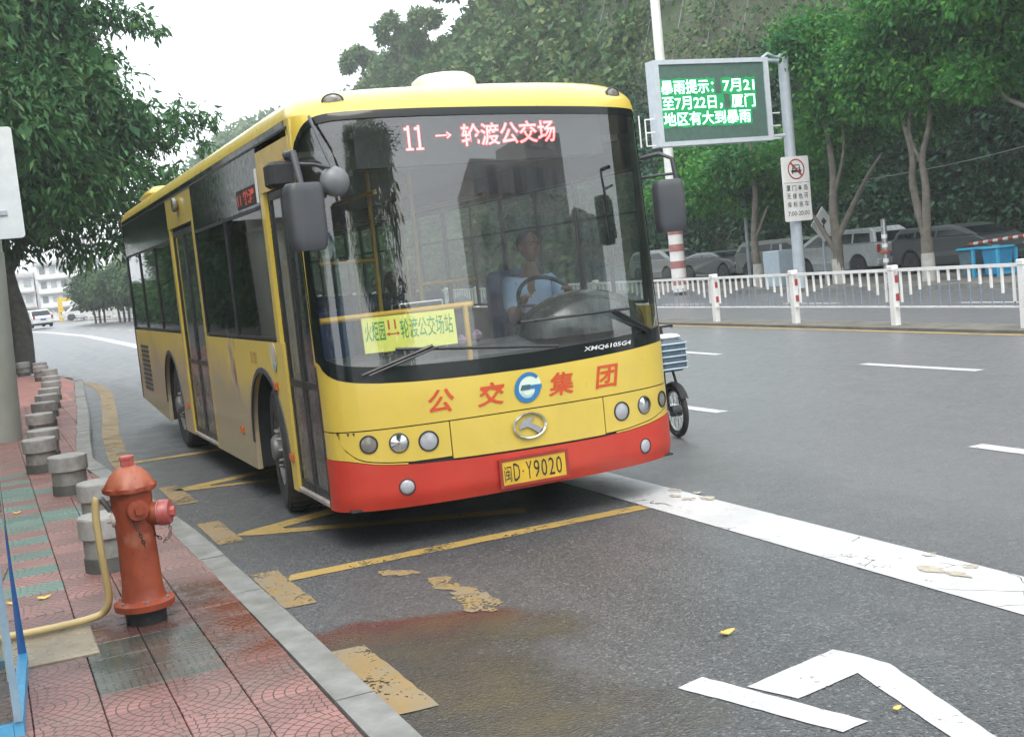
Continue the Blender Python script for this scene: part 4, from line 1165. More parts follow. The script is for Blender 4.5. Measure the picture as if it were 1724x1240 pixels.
    hr = MB(); blob(hr, (0, .016, .030), .086, .094, .102, 20, 12, lambda q: Vector((q.x, max(q.y, -.62 if q.z > .1 else -.1), max(q.z, -.55))))
    hr.build('hair', M['hair'], p, smooth=60, xf=rot)
    return p
seated_person(2.04, 1.55, 1.03, M['shirt'], M['trouser'], 'bus driver in a light blue shirt seated behind the windscreen',
              (((1.76, 1.22, 1.27), (1.76, 1.06, 1.40)), ((2.32, 1.25, 1.27), (2.16, 1.06, 1.44))), R(8), lean_=.05)
seated_person(2.12, 5.15, .82, pm('grey_shirt', (.22, .25, .24), .8), M['trouser'], 'passenger in a dark grey shirt on a rear seat of the bus',
              (((1.90, 4.95, 1.02), (1.98, 4.75, .98)), ((2.34, 4.95, 1.02), (2.26, 4.75, .98))), 0)
seat(1.70, 3.2)
seated_person(1.70, 3.42, .82, pm('white_shirt', (.5, .5, .48), .8), M['trouser'], 'passenger in a white shirt on a front seat behind the driver',
              (((1.48, 3.2, 1.02), (1.56, 3.0, .98)), ((1.92, 3.2, 1.02), (1.84, 3.0, .98))), R(10))

# ================================================================== HYDRANT, HOSE, BOLLARDS
HX, HY = -1.335, -.80
hy = empty('fire_hydrant', (HX, HY, SW), 'weathered red fire hydrant with domed cap standing on wet pink tiles', 'hydrant')
hy.scale.z = .955
def hyd_mat():
    m, t, b = new_mat('hydrant_red'); p = pos(t)
    n = noise(t, p, 9., 6, .7); n2 = noise(t, p, 30., 4)
    c = mixc(t, rng(t, n, .3, .7), (.20, .034, .014), (.32, .066, .026))
    c = mixc(t, rng(t, n2, .6, .75, 0, .6), c, (.16, .035, .018))
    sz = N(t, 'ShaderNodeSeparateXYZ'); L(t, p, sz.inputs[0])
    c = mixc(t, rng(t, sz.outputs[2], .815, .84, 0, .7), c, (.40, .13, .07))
    c = mixc(t, rng(t, noise(t, p, 5., 5), .60, .70, 0, .5), c, (.40, .17, .10))
    c = mixc(t, rng(t, noise(t, p, 22., 6, .75), .60, .66, 0, .8), c, (.10, .030, .018))
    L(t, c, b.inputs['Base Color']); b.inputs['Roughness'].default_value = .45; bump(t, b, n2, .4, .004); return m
M['hyd'] = hyd_mat(); M['hyd2'] = pm('hydrant_cap_pinkish', (.42, .08, .07), .4, .2, 12., grime=(.55, .35, .32), gamt=.4)
q = MB(); q.lathe([(.100, 0), (.102, .075)], (HX, HY, SW), 'z', 28); q.build('stub_pipe', M['matt'], hy, smooth=40)
q = MB(); q.lathe([(.115, .075), (.138, .078), (.140, .11), (.122, .118), (.105, .125), (.099, .14), (.093, .20), (.088, .42), (.090, .56), (.095, .66), (.094, .70)], (HX, HY, SW), 'z', 36); q.v = [(HX + (a - HX) * 1.07, HY + (b - HY) * 1.07, c) for a, b, c in q.v]; q.build('barrel', M['hyd'], hy, smooth=40)
q = MB()
for k in range(6):
    a = PI / 6 + k * PI / 3; q.lathe([(.012, 0), (.012, .014)], (HX + .122 * math.cos(a), HY + .122 * math.sin(a), SW + .112), 'z', 6)
q.build('flange_bolt', M['rim'], hy)['kind'] = 'stuff'
q = MB(); rings = []
for (r_, h, am) in ((.094, .690, 0), (.118, .694, .004), (.128, .700, .006), (.130, .722, .006), (.122, .730, .003), (.112, .752, 0), (.092, .785, 0), (.066, .812, 0), (.046, .824, 0), (.040, .828, 0)):
    rings.append([(HX + (r_ + am * math.sin(9 * a)) * math.cos(a), HY + (r_ + am * math.sin(9 * a)) * math.sin(a), SW + h + am * .6 * math.sin(9 * a)) for a in [2 * PI * k / 54 for k in range(54)]])
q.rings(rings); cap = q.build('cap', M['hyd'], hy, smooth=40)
q = MB(); q.lathe([(.036, .820), (.036, .862), (.040, .866), (.040, .880), (.030, .884)], (HX, HY, SW), 'z', 5); q.build('operating_nut', M['hyd2'], cap)
def nozzle(name, a, z, L0, L1, r0, r1, capm):
    d = Vector((math.cos(a), math.sin(a), 0)); up = Vector((0, 0, 1)); s_ = d.cross(up); c = Vector((HX, HY, SW + z))
    def ln(prof, n=24):
        return [[tuple(c + d * l + up * (r_ * math.cos(2 * PI * k / n)) + s_ * (r_ * math.sin(2 * PI * k / n))) for k in range(n)] for r_, l in prof]
    q = MB(); q.rings(ln([(r0 * 1.05, .02), (r0, L0 * .7), (r0 * 1.02, L0)])); no = q.build(name, M['hyd'], hy, smooth=40)
    q = MB(); q.rings(ln([(r1 * .95, L0), (r1, L0 + .004), (r1, L1 - .01), (r1 * .9, L1), (r1 * .55, L1 + .002)])); cp = q.build('nozzle_cap', capm, no, smooth=40)
    q = MB(); q.rings(ln([(r1 * .42, L1), (r1 * .40, L1 + .022)], 6)); q.build('cap_nut', capm, cp)
    return c + d * L1, d, no
pa, da, na = nozzle('side_nozzle', R(-83), .605, .085, .125, .042, .056, M['hyd'])
pb, db_, nb_ = nozzle('pumper_nozzle', R(-22), .565, .13, .185, .062, .068, M['hyd2'])
q = MB(); cb = Vector((HX, HY, SW + .565)) + db_ * .128; s_ = db_.cross(Vector((0, 0, 1)))
q.rings([[tuple(cb + db_ * l + Vector((0, 0, 1)) * (.064 * math.cos(2 * PI * k / 24)) + s_ * (.064 * math.sin(2 * PI * k / 24))) for k in range(24)] for l in (0, .012)]); q.build('bare_thread', pm('bare_worn_metal', (.5, .46, .44), .4, .25, 30.), nb_)
pc, dc, nc = nozzle('side_nozzle', R(172), .56, .075, .105, .040, .046, pm('flaking_white_paint', (.62, .57, .54), .6, .2, 25., grime=(.35, .08, .05)))
# chains
def chain(pts, n, mat, parent, name='chain'):
    mb = MB(); P = [Vector(p) for p in pts]
    for i in range(n):
        t = (i + .5) / n * (len(P) - 1); k = min(int(t), len(P) - 2); c = P[k].lerp(P[k + 1], t - k); d = (P[k + 1] - P[k]).normalized()
        s_ = d.cross(Vector((0, 1, 0)) if i % 2 else Vector((1, 0, 0))).normalized()
        ring = [c + d * (.013 * math.cos(2 * PI * j / 10)) + s_ * (.007 * math.sin(2 * PI * j / 10)) for j in range(11)]
        mb.tube(ring, .0024, 5, cap=False)
    return mb.build(name, mat, parent, smooth=60)
dk = pm('rusty_chain', (.06, .045, .04), .6, .3, 40., metal=.5)
chain([pa + Vector((-.03, .02, -.05)), pa + Vector((-.01, .0, -.11)), pa + Vector((.0, 0, -.15)), pa + Vector((.01, .01, -.19))], 7, dk, na)
chain([pb + Vector((-.10, .03, -.065)), pb + Vector((-.085, .02, -.11)), pb + Vector((-.06, .01, -.135))], 4, dk, nb_)
chain([pb + Vector((-.012, 0, -.06)), pb + Vector((-.01, 0, -.10)), pb + Vector((-.02, 0, -.13)), pb + Vector((-.05, .01, -.155))], 7, pm('pale_chain', (.3, .28, .26), .5, .2, metal=.5), nb_)
q = MB()
for (a, z, h) in ((182, .60, .05), (186, .45, .045), (190, .31, .02)):
    aa = R(a); ring = []
    for k in range(14):
        t = 2 * PI * k / 14; r_ = rnd.uniform(.75, 1.1); b = aa + .22 * r_ * math.cos(t); ring.append((HX + .0935 * math.cos(b), HY + .0935 * math.sin(b), SW + z + h * r_ * math.sin(t)))
    q.add(ring, [tuple(range(14))])
q.build('bare_patch', pm('flaked_patch', (.55, .50, .48), .6, .2, 20.), hy)

ho = MB()
hp_ = [(-1.495, -.80, .775), (-1.505, -.80, .755), (-1.512, -.79, .66), (-1.508, -.78, .50), (-1.500, -.76, .36), (-1.495, -.74, .28), (-1.505, -.72, .215), (-1.54, -.69, .17), (-1.62, -.70, .158), (-1.75, -.715, .156), (-1.90, -.72, .156), (-2.3, -.74, .156), (-2.8, -.70, .154)]
def smoothpts(P, n=5):
    P = [Vector(p) for p in P]; out = []
    for i in range(len(P) - 1):
        p0 = P[max(i - 1, 0)]; p1 = P[i]; p2 = P[i + 1]; p3 = P[min(i + 2, len(P) - 1)]
        for k in range(n):
            t = k / n; out.append(.5 * ((2 * p1) + (-p0 + p2) * t + (2 * p0 - 5 * p1 + 4 * p2 - p3) * t * t + (-p0 + 3 * p1 - 3 * p2 + p3) * t ** 3))
    return out + [P[-1]]
ho.tube(smoothpts(hp_), .019, 12)
hr = empty('garden_hose', (-1.5, -.75, SW), 'yellow rubber hose drooping from the hydrant and trailing left across the tiles', 'hose')
ho.build('hose', pm('yellow_hose', (.60, .46, .21), .4, .06, 8., grime=(.4, .32, .16)), hr, smooth=70)
ho = MB(); ho.tube([(-1.44, -.795, .70), (-1.475, -.80, .768), (-1.497, -.80, .775), (-1.503, -.80, .75)], .014, 8); ho.build('hose_coupling', M['rim'], hr, smooth=60)

# stone bollards: pale drum cap over a darker banded foot
def bollard(name='stone_bollard'):
    b = empty(name, (0, 0, SW), 'x', 'bollard', 'stone bollards lining the pavement')
    q = MB(); q.lathe([(.150, 0), (.150, .085)], (0, 0, SW), 'z', 28); q.build('foot', M['graniteD'], b, smooth=30)
    q = MB(); q.lathe([(.143, .087), (.143, .205)], (0, 0, SW), 'z', 28); q.build('shaft', pm('mid_granite', (.21, .21, .195), .75, .15, 14., bmp=.3), b, smooth=30)
    q = MB(); q.lathe([(.158, .205), (.163, .210), (.163, .325), (.157, .335), (.10, .341), (.01, .342)], (0, 0, SW), 'z', 32); q.build('cap', M['granite'], b, smooth=30)
    return b
proto = bollard(); index_kids(proto)
bl = [(-1.37, .60, 'stone bollard nearest the fire hydrant, partly behind its hose'), (-1.27, 2.05, 'second stone bollard behind the fire hydrant, beside the kerb bend'),
      (-1.37, 3.95, 'third stone bollard, standing at the left of the red paving strip'), (-1.52, 5.7, 'fourth stone bollard, at the foot of the concrete pole'),
      (-1.44, 6.6, 'fifth stone bollard, just behind the one at the pole foot'), (-1.38, 8.7, 'sixth stone bollard from the hydrant along the paving'),
      (-1.25, 10.5, 'seventh stone bollard from the hydrant along the paving'), (-1.14, 12.0, 'eighth stone bollard from the hydrant along the paving'),
      (-1.03, 13.4, 'ninth stone bollard from the hydrant along the paving'), (-.90, 15.2, 'tenth stone bollard from the hydrant along the paving'),
      (-.82, 16.9, 'eleventh stone bollard from the hydrant, near the kerb corner'), (-.70, 19.6, 'twelfth stone bollard from the hydrant, at the kerb corner'),
      (-.78, 21.6, 'stone bollard past the kerb corner in front of the tree'), (-.72, 23.4, 'weathered stone bollard just right of the big tree trunk'), (-1.05, 24.6, 'weathered stone bollard at the right foot of the big tree trunk')]
for i, (x, y, lb_) in enumerate(bl):
    b = proto if i == 0 else copy_tree(proto)
    b.location = (x, y, SW); b['label'] = lb_; b.rotation_euler.z = i * .7

# ================================================================== LEFT: concrete pole, sign back, kiosk
pr = empty('concrete_pole', (-1.87, 9.3, SW), 'pale grey tapered concrete pole at the left edge behind the bollards', 'pole')
q = MB(); q.lathe([(.28, 0), (.272, .5), (.255, 1.7), (.25, 2.35)], (-1.87, 9.3, SW), 'z', 28); q.v = [(a + .045 * c, b, c) for a, b, c in q.v]; q.build('lower_shaft', pm('grey_green_concrete', (.30, .32, .285), .8, .08, 2.5, bmp=.15, grime=(.22, .23, .20)), pr, smooth=40)
q = MB(); q.lathe([(.235, 2.35), (.20, 6.5)], (-1.87, 9.3, SW), 'z', 28); q.v = [(a + .045 * c, b, c) for a, b, c in q.v]; q.build('upper_shaft', M['concrete'], pr, smooth=40)
sr_ = empty('bus_stop_sign', (-1.7, 8.9, 2.6), 'white rounded sign panel seen from behind, fixed to the concrete pole', 'sign')
q = MB(); P = []
for (cx, cz, a0) in ((-1.295, 3.92, 0), (-2.25, 3.92, 90), (-2.25, 2.66, 180), (-1.295, 2.66, 270)):
    for k in range(5): a = R(a0 + 22.5 * k); P.append((cx + .045 * math.cos(a), cz + .045 * math.sin(a)))
q.prism(P, lambda p: (p[0], 8.92, p[1]), lambda p: (p[0], 8.95, p[1])); q.build('sign_panel', pm('pale_sign_back', (.66, .71, .74), .4, .05), sr_)
for z in (2.90, 3.70):
    q = MB(); q.box(-2.2, -1.42, 8.90, 8.92, z, z + .055); q.build('bracket', M['metal'], sr_)
kr = empty('glass_notice_case', (-2.2, -1.7, SW), 'blue framed glass case at the left edge in the foreground', 'notice case')
blu = pm('bright_blue_frame', (.07, .33, .58), .4, .06, 6., grime=(.2, .35, .42)); dbl = pm('deep_blue_frame', (.02, .13, .38), .35, .06)
FK, NK = Vector((-1.925, -1.15)), Vector((-1.975, -2.13))
def bar(name, p, q_, z0, z1, w, m):
    d = (q_ - p).normalized(); n_ = Vector((d.y, -d.x)) * w / 2
    mb = MB(); mb.prism([(p + n_), (q_ + n_), (q_ - n_), (p - n_)], lambda v: (v[0], v[1], z0), lambda v: (v[0], v[1], z1)); return mb.build(name, m, kr)
bar('base_rail', FK, NK, SW, SW + .06, .035, blu); bar('base_rail', NK + Vector((-.018, .02)), NK + Vector((-.7, .06)), SW, SW + .05, .035, blu); bar('base_rail', FK + Vector((-.018, -.02)), FK + Vector((-.7, -.0)), SW, SW + .05, .035, blu)
lp = bar('corner_post', FK + Vector((0, .012)), FK + Vector((0, -.022)), SW + .061, 2.3, .03, dbl)
for v in lp.data.vertices:
    if v.co.z > 1.5: v.co.x -= .06
bar('corner_post', NK + Vector((0, .022)), NK + Vector((0, -.012)), SW + .061, 2.3, .028, pm('grey_blue_edge', (.20, .30, .38), .35))
bar('top_rail', FK, NK, 2.3, 2.36, .04, blu)
cg = gmat('case_glass', (.55, .68, .68), 1.6, .02, 1.5, .12)
q = MB(); q.add([(*(FK + Vector((-.004, -.03))), SW + .06), (*(NK + Vector((-.004, .03))), SW + .06), (*(NK + Vector((-.004, .03))), 2.3), (*(FK + Vector((-.004, -.03))), 2.3)], [(0, 1, 2, 3)]); q.build('glass_pane', cg, kr)
q = MB(); q.add([(NK.x - .02, NK.y + .02, SW + .05), (NK.x - .7, NK.y + .06, SW + .05), (NK.x - .7, NK.y + .06, 2.3), (NK.x - .02, NK.y + .02, 2.3)], [(0, 1, 2, 3)]); q.build('glass_pane', cg, kr)
q = MB(); q.box(-2.62, -2.025, -1.60, -1.56, .22, 2.2); q.build('notice_board', pm('dark_teal_board', (.03, .09, .10), .6, .1), kr)
q = MB(); q.box(-2.0, -1.985, -1.64, -1.54, .20, 2.25); q.build('board_edge', pm('cream_board_edge', (.50, .46, .34), .6, .1), kr)
# dry leaves, banana skin
def leafbit(name, x, y, z, col, s_, label, cat):
    mb = MB(); P = []
    for i in range(7):
        t = i / 6; w = math.sin(PI * t) * .35 * s_ + .002
        P += [(x - s_ / 2 + s_ * t, y - w + .3 * s_ * math.sin(PI * t), z + .3 * s_ * abs(t - .5)), (x - s_ / 2 + s_ * t, y + w * .4 + .3 * s_ * math.sin(PI * t), z + .004 + .38 * s_ * abs(t - .5))]
    mb.add(P, [(2 * i, 2 * i + 2, 2 * i + 3, 2 * i + 1) for i in range(6)]); o = mb.build(name, pm(name + cat, col, .6, .15)); 
    sm = o.modifiers.new('t', 'SOLIDIFY'); sm.thickness = .003
    return tag(o, label, cat)
leafbit('fallen_leaf', .91, -2.64, .010, (.62, .45, .12), .075, 'curled yellow leaf lying alone on the open asphalt', 'leaf')
leafbit('fallen_leaf', .89, -3.73, .010, (.35, .24, .10), .035, 'small brown leaf beside the leg of the white lane marking', 'leaf')
leafbit('fallen_leaf', -1.78, .10, SW + .006, (.30, .19, .09), .07, 'dry brown leaf on the teal and pink tiles', 'leaf')
leafbit('fallen_leaf', -1.83, 3.3, SW + .006, (.25, .17, .08), .06, 'small dry leaf on the teal tiles near the bollards', 'leaf')

# ================================================================== E-BIKE behind the bus corner
eb = empty('electric_bicycle', (3.69, 2.6, 0), 'electric bicycle with striped grey blue basket half hidden behind the bus corner', 'bicycle')
def bikewheel(cx, cy, cz, r, parent, T):
    q = MB(); rg = [(cx, cy + r * math.cos(2 * PI * k / 40), cz + r * math.sin(2 * PI * k / 40)) for k in range(41)]
    q.tube(rg, .027, 8, cap=False); w = q.build('wheel', M['rubber'], parent, smooth=60, xf=T)
    q = MB(); rg = [(cx, cy + (r - .035) * math.cos(2 * PI * k / 32), cz + (r - .035) * math.sin(2 * PI * k / 32)) for k in range(33)]; q.tube(rg, .011, 6, cap=False); q.build('rim', M['steel'], w, smooth=60, xf=T)
    q = MB()
    for k in range(18):
        a = 2 * PI * k / 18; q.tube([(cx + (.02 if k % 2 else -.02), cy + .03 * math.cos(a + .4), cz + .03 * math.sin(a + .4)), (cx, cy + (r - .035) * math.cos(a), cz + (r - .035) * math.sin(a))], .0028, 4)
    o = q.build('spoke', M['steel'], w, xf=T); o['kind'] = 'stuff'
    q = MB(); q.lathe([(.05, -.045), (.05, .045)], (cx, cy, cz), 'x', 16); q.build('hub', M['grey'], w, smooth=40, xf=T)
TT = Matrix.Translation((3.69, 2.2, 0)) @ Matrix.Rotation(R(-8), 4, 'Z')
bikewheel(0, 0, .245, .215, eb, TT); bikewheel(0, 1.12, .245, .215, eb, TT)
q = MB()
for sg in (-1, 1): q.tube([(sg * .055, 0, .245), (sg * .055, .07, .50), (sg * .03, .13, .72)], .013, 6)
q.tube([(0, .13, .70), (0, .19, 1.0)], .018, 8); q.build('fork', M['matt'], eb, smooth=60, xf=TT)
q = MB(); rg = [(0, .262 * math.cos(a), .245 + .262 * math.sin(a)) for a in [R(10 + 14 * k) for k in range(11)]]; V = []; F = []
for i, p in enumerate(rg): V += [(-.035, p[1], p[2] - .006), (0, p[1], p[2] + .006), (.035, p[1], p[2] - .006)]
for i in range(len(rg) - 1):
    for j in (0, 1): F.append((3 * i + j, 3 * i + j + 1, 3 * i + j + 4, 3 * i + j + 3))
q.add(V, F); q.build('mudguard', M['matt'], eb, smooth=60, xf=TT)
q = MB(); q.tube([(-.27, .30, .98), (-.2, .2, 1.0), (0, .19, 1.0), (.12, .2, 1.0), (.16, .30, .98)], .012, 8); q.build('handlebar', M['black'], eb, smooth=60, xf=TT)
q = MB(); q.tube([(0, .17, .74), (0, .42, .36), (0, .80, .34), (0, .95, .62)], .035, 8); q.tube([(0, .80, .34), (0, 1.12, .245)], .02, 6); q.build('frame', M['matt'], eb, smooth=60, xf=TT)
q = MB(); q.bbox(-.12, .12, .72, 1.12, .68, .77, .03); q.build('saddle', M['black'], eb, smooth=40, xf=TT)
bk = MB(); bk.bbox(-.19, .07, -.20, .06, .62, .90, .03); bo = bk.build('basket', pm('slate_basket', (.09, .13, .17), .6, .15, 20.), eb, xf=TT)
for i in range(5):
    q = MB(); z = .645 + i * .055; q.tube([(-.197, .06, z), (-.197, -.19, z), (-.17, -.207, z), (.05, -.207, z), (.077, -.19, z), (.077, .06, z)], .007, 5); q.build('basket_slat', pm('pale_blue_slat', (.45, .58, .68), .4), bo, xf=TT)
q = MB(); q.bbox(-.16, .04, -.17, .04, .90, .945, .02); q.build('basket_load', pm('white_bag', (.62, .64, .66), .6), bo, xf=TT)

# ================================================================== MEDIAN FENCE
FX = 11.66
fen = empty('median_fence', (FX, 8, .045), 'white picket road barrier with red reflectors running along the median', 'fence')
def mk(mb, n, m): o = mb.build(n, m); return o
q = MB(); q.box(-.055, .055, -.055, .055, 0, .90); post_p = mk(q, 'post', M['white'])
q = MB(); q.bbox(-.07, .07, -.07, .07, .90, .985, .012); cap_p = mk(q, 'post_cap', M['white'])
q = MB(); q.box(-.01, .05, -.062, -.056, .70, .82); q.box(-.01, .05, -.062, -.056, .40, .52); ref_p = mk(q, 'reflector', pm('red_reflector', (.40, .05, .05), .35))
rail_p = {}
blue = pm('blue_grey_bar', (.20, .25, .32), .45, .05)
wave = [.50, .38, .30, .24, .20, .17, .17, .20, .24, .30, .38, .50]
def seglen(i): return (wave[i])
q = MB()
bal = []
for i in range(12):
    a = MB(); a.box(-.016, .016, -.016, .016, .88 - wave[i], .88); a.box(-.008, .008, -.008, .008, .315, .88 - wave[i])
    a.mi = [0] * 6 + [1] * 6
    o = a.build('picket', [M['white'], blue]); bal.append(o)
posts_y = [5.59 + 2.79 * k for k in range(-3, 62)]
def place(proto_, parent, loc, rz=0):
    o = proto_.copy(); COL.objects.link(o); o.parent = parent; o.location = Vector(loc) - root_off(parent); o.rotation_euler.z = rz; return o
farm = MB(); farm2 = MB()
for k, y in enumerate(posts_y[:-1]):
    y2 = posts_y[k + 1]; xa = FX + road_off(y); xb = FX + road_off(y2); ang = -math.atan2(xb - xa, y2 - y)
    T = Matrix.Translation((xa, y, .045)) @ Matrix.Rotation(ang, 4, 'Z'); l = math.hypot(xb - xa, y2 - y)
    if y < 32:
        po = place(post_p, fen, (xa, y, .045), ang); c_ = cap_p.copy(); COL.objects.link(c_); c_.parent = po; r2 = ref_p.copy(); COL.objects.link(r2); r2.parent = po
        for (z0, z1) in ((.88, .93), (.29, .315)):
            a = MB(); a.box(-.02, .02, .056, l - .056, z0, z1); a.build('rail', M['white'], fen, xf=T)
        for i in range(12):
            p = T @ Vector((0, (i + .85) * l / 12.7, 0)); place(bal[i], fen, p, ang)
    else:
        for (a, b, c, d, e, f) in ((-.055, .055, -.055, .055, 0, .985), (-.02, .02, .056, l, .88, .93), (-.02, .02, .056, l, .29, .315)):
            t = MB(); t.box(a, b, c, d, e, f); farm.add([T @ Vector(v) for v in t.v], t.f)
        for i in range(12):
            t = MB(); yy_ = (i + .85) * l / 12.7; t.box(-.013, .013, yy_ - .013, yy_ + .013, .315, .88); farm.add([T @ Vector(v) for v in t.v], t.f)
o = farm.build('distant_fence_section', M['white'], fen); o['kind'] = 'stuff'
for o in [post_p, cap_p, ref_p] + bal: bpy.data.objects.remove(o)

# ================================================================== LED GANTRY, SIGNS, LAMP POST
gx, gy = 19.55, 20.9
gr = empty('led_sign_gantry', (gx, gy, SW), 'grey cantilever gantry with a green lit message board over the far lane', 'sign')
q = MB(); q.lathe([(.22, 0), (.22, .02), (.17, .03), (.155, 3), (.15, 6.55), (.10, 6.6)], (gx, gy, SW), 'z', 20); q.build('post', M['metal'], gr, smooth=40)
PX0, PX1, PZ0, PZ1 = 15.22, 18.93, 4.33, 6.61
q = MB(); q.box(PX0 + .1, PX1 - .1, gy - .10, gy + .25, PZ0 + .1, PZ1 - .1); pnl = q.build('board_cabinet', pm('led_board_face', (.075, .14, .115), .5, .1), gr)
q = MB()
for (a, b, c, d) in ((PX0, PX1, PZ1 - .12, PZ1), (PX0, PX1, PZ0, PZ0 + .12), (PX0, PX0 + .16, PZ0 + .12, PZ1 - .12), (PX1 - .16, PX1, PZ0 + .12, PZ1 - .12)): q.box(a, b, gy - .14, gy + .27, c, d)
q.build('board_frame', pm('pale_grey_frame', (.52, .57, .62), .4, .05), pnl)
q = MB(); q.tube([(PX1, gy + .05, PZ1 - .06), (gx, gy, PZ1 - .1)], .06, 8); q.build('arm', M['metal'], gr, smooth=50); q = MB(); q.tube([(PX1, gy + .05, PZ0 + .1), (gx, gy, PZ0 + .12)], .06, 8); q.build('arm', M['metal'], gr, smooth=50); q = MB(); q.tube([(PX1 - .1, gy, PZ1), (PX1 + .1, gy, PZ1 + .12), (PX1 + .35, gy, PZ1 + .02), (gx + .3, gy, PZ1 - .02)], .04, 8); q.build('conduit', M['metal'], gr, smooth=50)
for X0 in (PX0 - .32, PX1 + .08):
    q = MB()
    for z in (PZ0 + .05, PZ0 + .4, PZ0 + .75): q.tube([(X0, gy, z), (X0 + .28, gy, z)], .022, 6)
    q.tube([(X0, gy, PZ0 + .05), (X0, gy, PZ0 + .75)], .022, 6); q.tube([(X0, gy + .3, PZ0 + .05), (X0, gy + .3, PZ0 + .9)], .022, 6); q.build('ladder_cage', M['white'], gr, smooth=50)
gled = emat('green_led', (.38, 1.0, .66), 4.5); gglow = emat('green_led_halo', (.0, .36, .10), .8)
rows = (('暴雨提示：', 15.42, 17.08, 5.70, 6.07), ('7月21', 17.39, 18.42, 5.71, 6.05), ('至7月22日，', 15.42, 17.33, 5.27, 5.63), ('厦门', 17.63, 18.41, 5.28, 5.64), ('地区有大到暴雨', 15.42, 18.22, 4.86, 5.22))
for body, a, b, c, d in rows:
    text_on('message_lettering', body, lambda u, v: (a + (b - a) * u, gy - .115, c + (d - c) * v), gled, pnl, bold=.008)
    q = MB(); rg_ = random.Random(int(a * 9 + c * 70)); P = [(a - .05, c - .04), (b + .05, c - .04), (b + .05, d + .04), (a - .05, d + .04)]; P = ragged(P, .03, .08, int(a * 9)); q.add([(x_, gy - .1065 - (c * .001), z_) for x_, z_ in P], [tuple(range(len(P)))]); q.build('led_halo_patch', gglow, pnl)  # glowing patch stands in for the light halo round each line of letters
# regulatory sign on the same post
rs = empty('parking_sign', (gx, gy - .25, 2.0), 'white sign with a crossed out car and time limits on the gantry post', 'sign')
sx0, sx1, sz0, sz1 = 19.05, 19.98, 2.02, 3.83
sy = gy - .22
q = MB(); P = []
for (cx, cz, a0) in ((sx1 - .05, sz1 - .05, 0), (sx0 + .05, sz1 - .05, 90), (sx0 + .05, sz0 + .05, 180), (sx1 - .05, sz0 + .05, 270)):
    for k in range(4): a = R(a0 + 30 * k); P.append((cx + .05 * math.cos(a), cz + .05 * math.sin(a)))
q.prism(P, lambda p: (p[0], sy, p[1]), lambda p: (p[0], sy + .03, p[1])); pn = q.build('sign_panel', M['white'], rs)
q = MB(); cx, cz = (sx0 + sx1) / 2 + .02, 3.47
def arc2(mb, r0, r1, n=32, y=sy - .004): 
    V = []; F = []
    for i in range(n):
        a = 2 * PI * i / n; V += [(cx + r0 * math.cos(a), y, cz + r0 * math.sin(a)), (cx + r1 * math.cos(a), y, cz + r1 * math.sin(a))]; j = (i + 1) % n; F.append((2 * i, 2 * i + 1, 2 * j + 1, 2 * j))
    mb.add(V, F)
arc2(q, .25, .29); q.add([(cx - .21, sy - .007, cz + .17), (cx - .17, sy - .007, cz + .21), (cx + .21, sy - .007, cz - .17), (cx + .17, sy - .007, cz - .21)], [(0, 1, 2, 3)]); q.build('prohibition_ring', pm('sign_dark_red', (.38, .05, .05), .5), pn)
q = MB()
def rc(a, b, c, d): q.add([(cx + a, sy - .0055, cz + c), (cx + b, sy - .0055, cz + c), (cx + b, sy - .0055, cz + d), (cx + a, sy - .0055, cz + d)], [(0, 1, 2, 3)])
rc(-.17, .17, -.09, -.02); rc(-.15, -.11, -.13, -.09); rc(.11, .15, -.13, -.09); rc(-.11, .11, .10, .125); rc(-.13, -.10, -.02, .11); rc(.10, .13, -.02, .11); rc(-.15, .15, .01, .03)
q.build('car_pictogram', M['black'], pn)
q = MB(); q.box(sx0 + .04, sx1 - .04, sy - .004, sy - .001, 3.09, 3.10); q.build('divider_line', M['grey'], pn)
sbk = pm('sign_dark_print', (.05, .06, .07), .5)
for r_, txt in enumerate(('厦门本岛', '无绿色环', '保标志车')):
    for c_, chh in enumerate(txt):
        a = sx0 + .10 + c_ * .20; z = 2.87 - r_ * .23
        text_on('sign_lettering', chh, lambda u, v: (a + .14 * u, sy - .004, z + .16 * v), sbk, pn, bold=.012)
text_on('sign_lettering', '7:00-20:00', lambda u, v: (sx0 + .10 + .74 * u, sy - .004, 2.17 + .13 * v), sbk, pn, bold=.01)
# diamond warning sign behind the gantry
dr = empty('diamond_sign', (21.2, 21.3, 1.2), 'white diamond shaped sign with a black symbol leaning behind a tree trunk', 'sign')
c0 = Vector((21.0, 21.5, 1.86)); hx = .44
q = MB(); q.add([tuple(c0 + Vector((a, -.0, b))) for a, b in ((-hx, 0), (0, -.52), (hx, 0), (0, .52))] + [tuple(c0 + Vector((a, .03, b))) for a, b in ((-hx, 0), (0, -.52), (hx, 0), (0, .52))], [(0, 1, 2, 3), (7, 6, 5, 4), (0, 4, 5, 1), (1, 5, 6, 2), (2, 6, 7, 3), (3, 7, 4, 0)]); dp = q.build('sign_panel', M['white'], dr)
q = MB(); q.add([tuple(c0 + Vector((a, -.004, b))) for a, b in ((-.07, -.2), (.05, -.2), (.02, -.02), (.12, .08), (.02, .2), (-.08, .1), (-.02, .0))], [(0, 1, 2, 3, 4, 5, 6)]); q.build('symbol', sbk, dp)
q = MB(); q.tube([(21.0, 21.56, SW), (21.0, 21.56, 2.0)], .035, 8); q.build('sign_stake', M['metal'], dr, smooth=50)
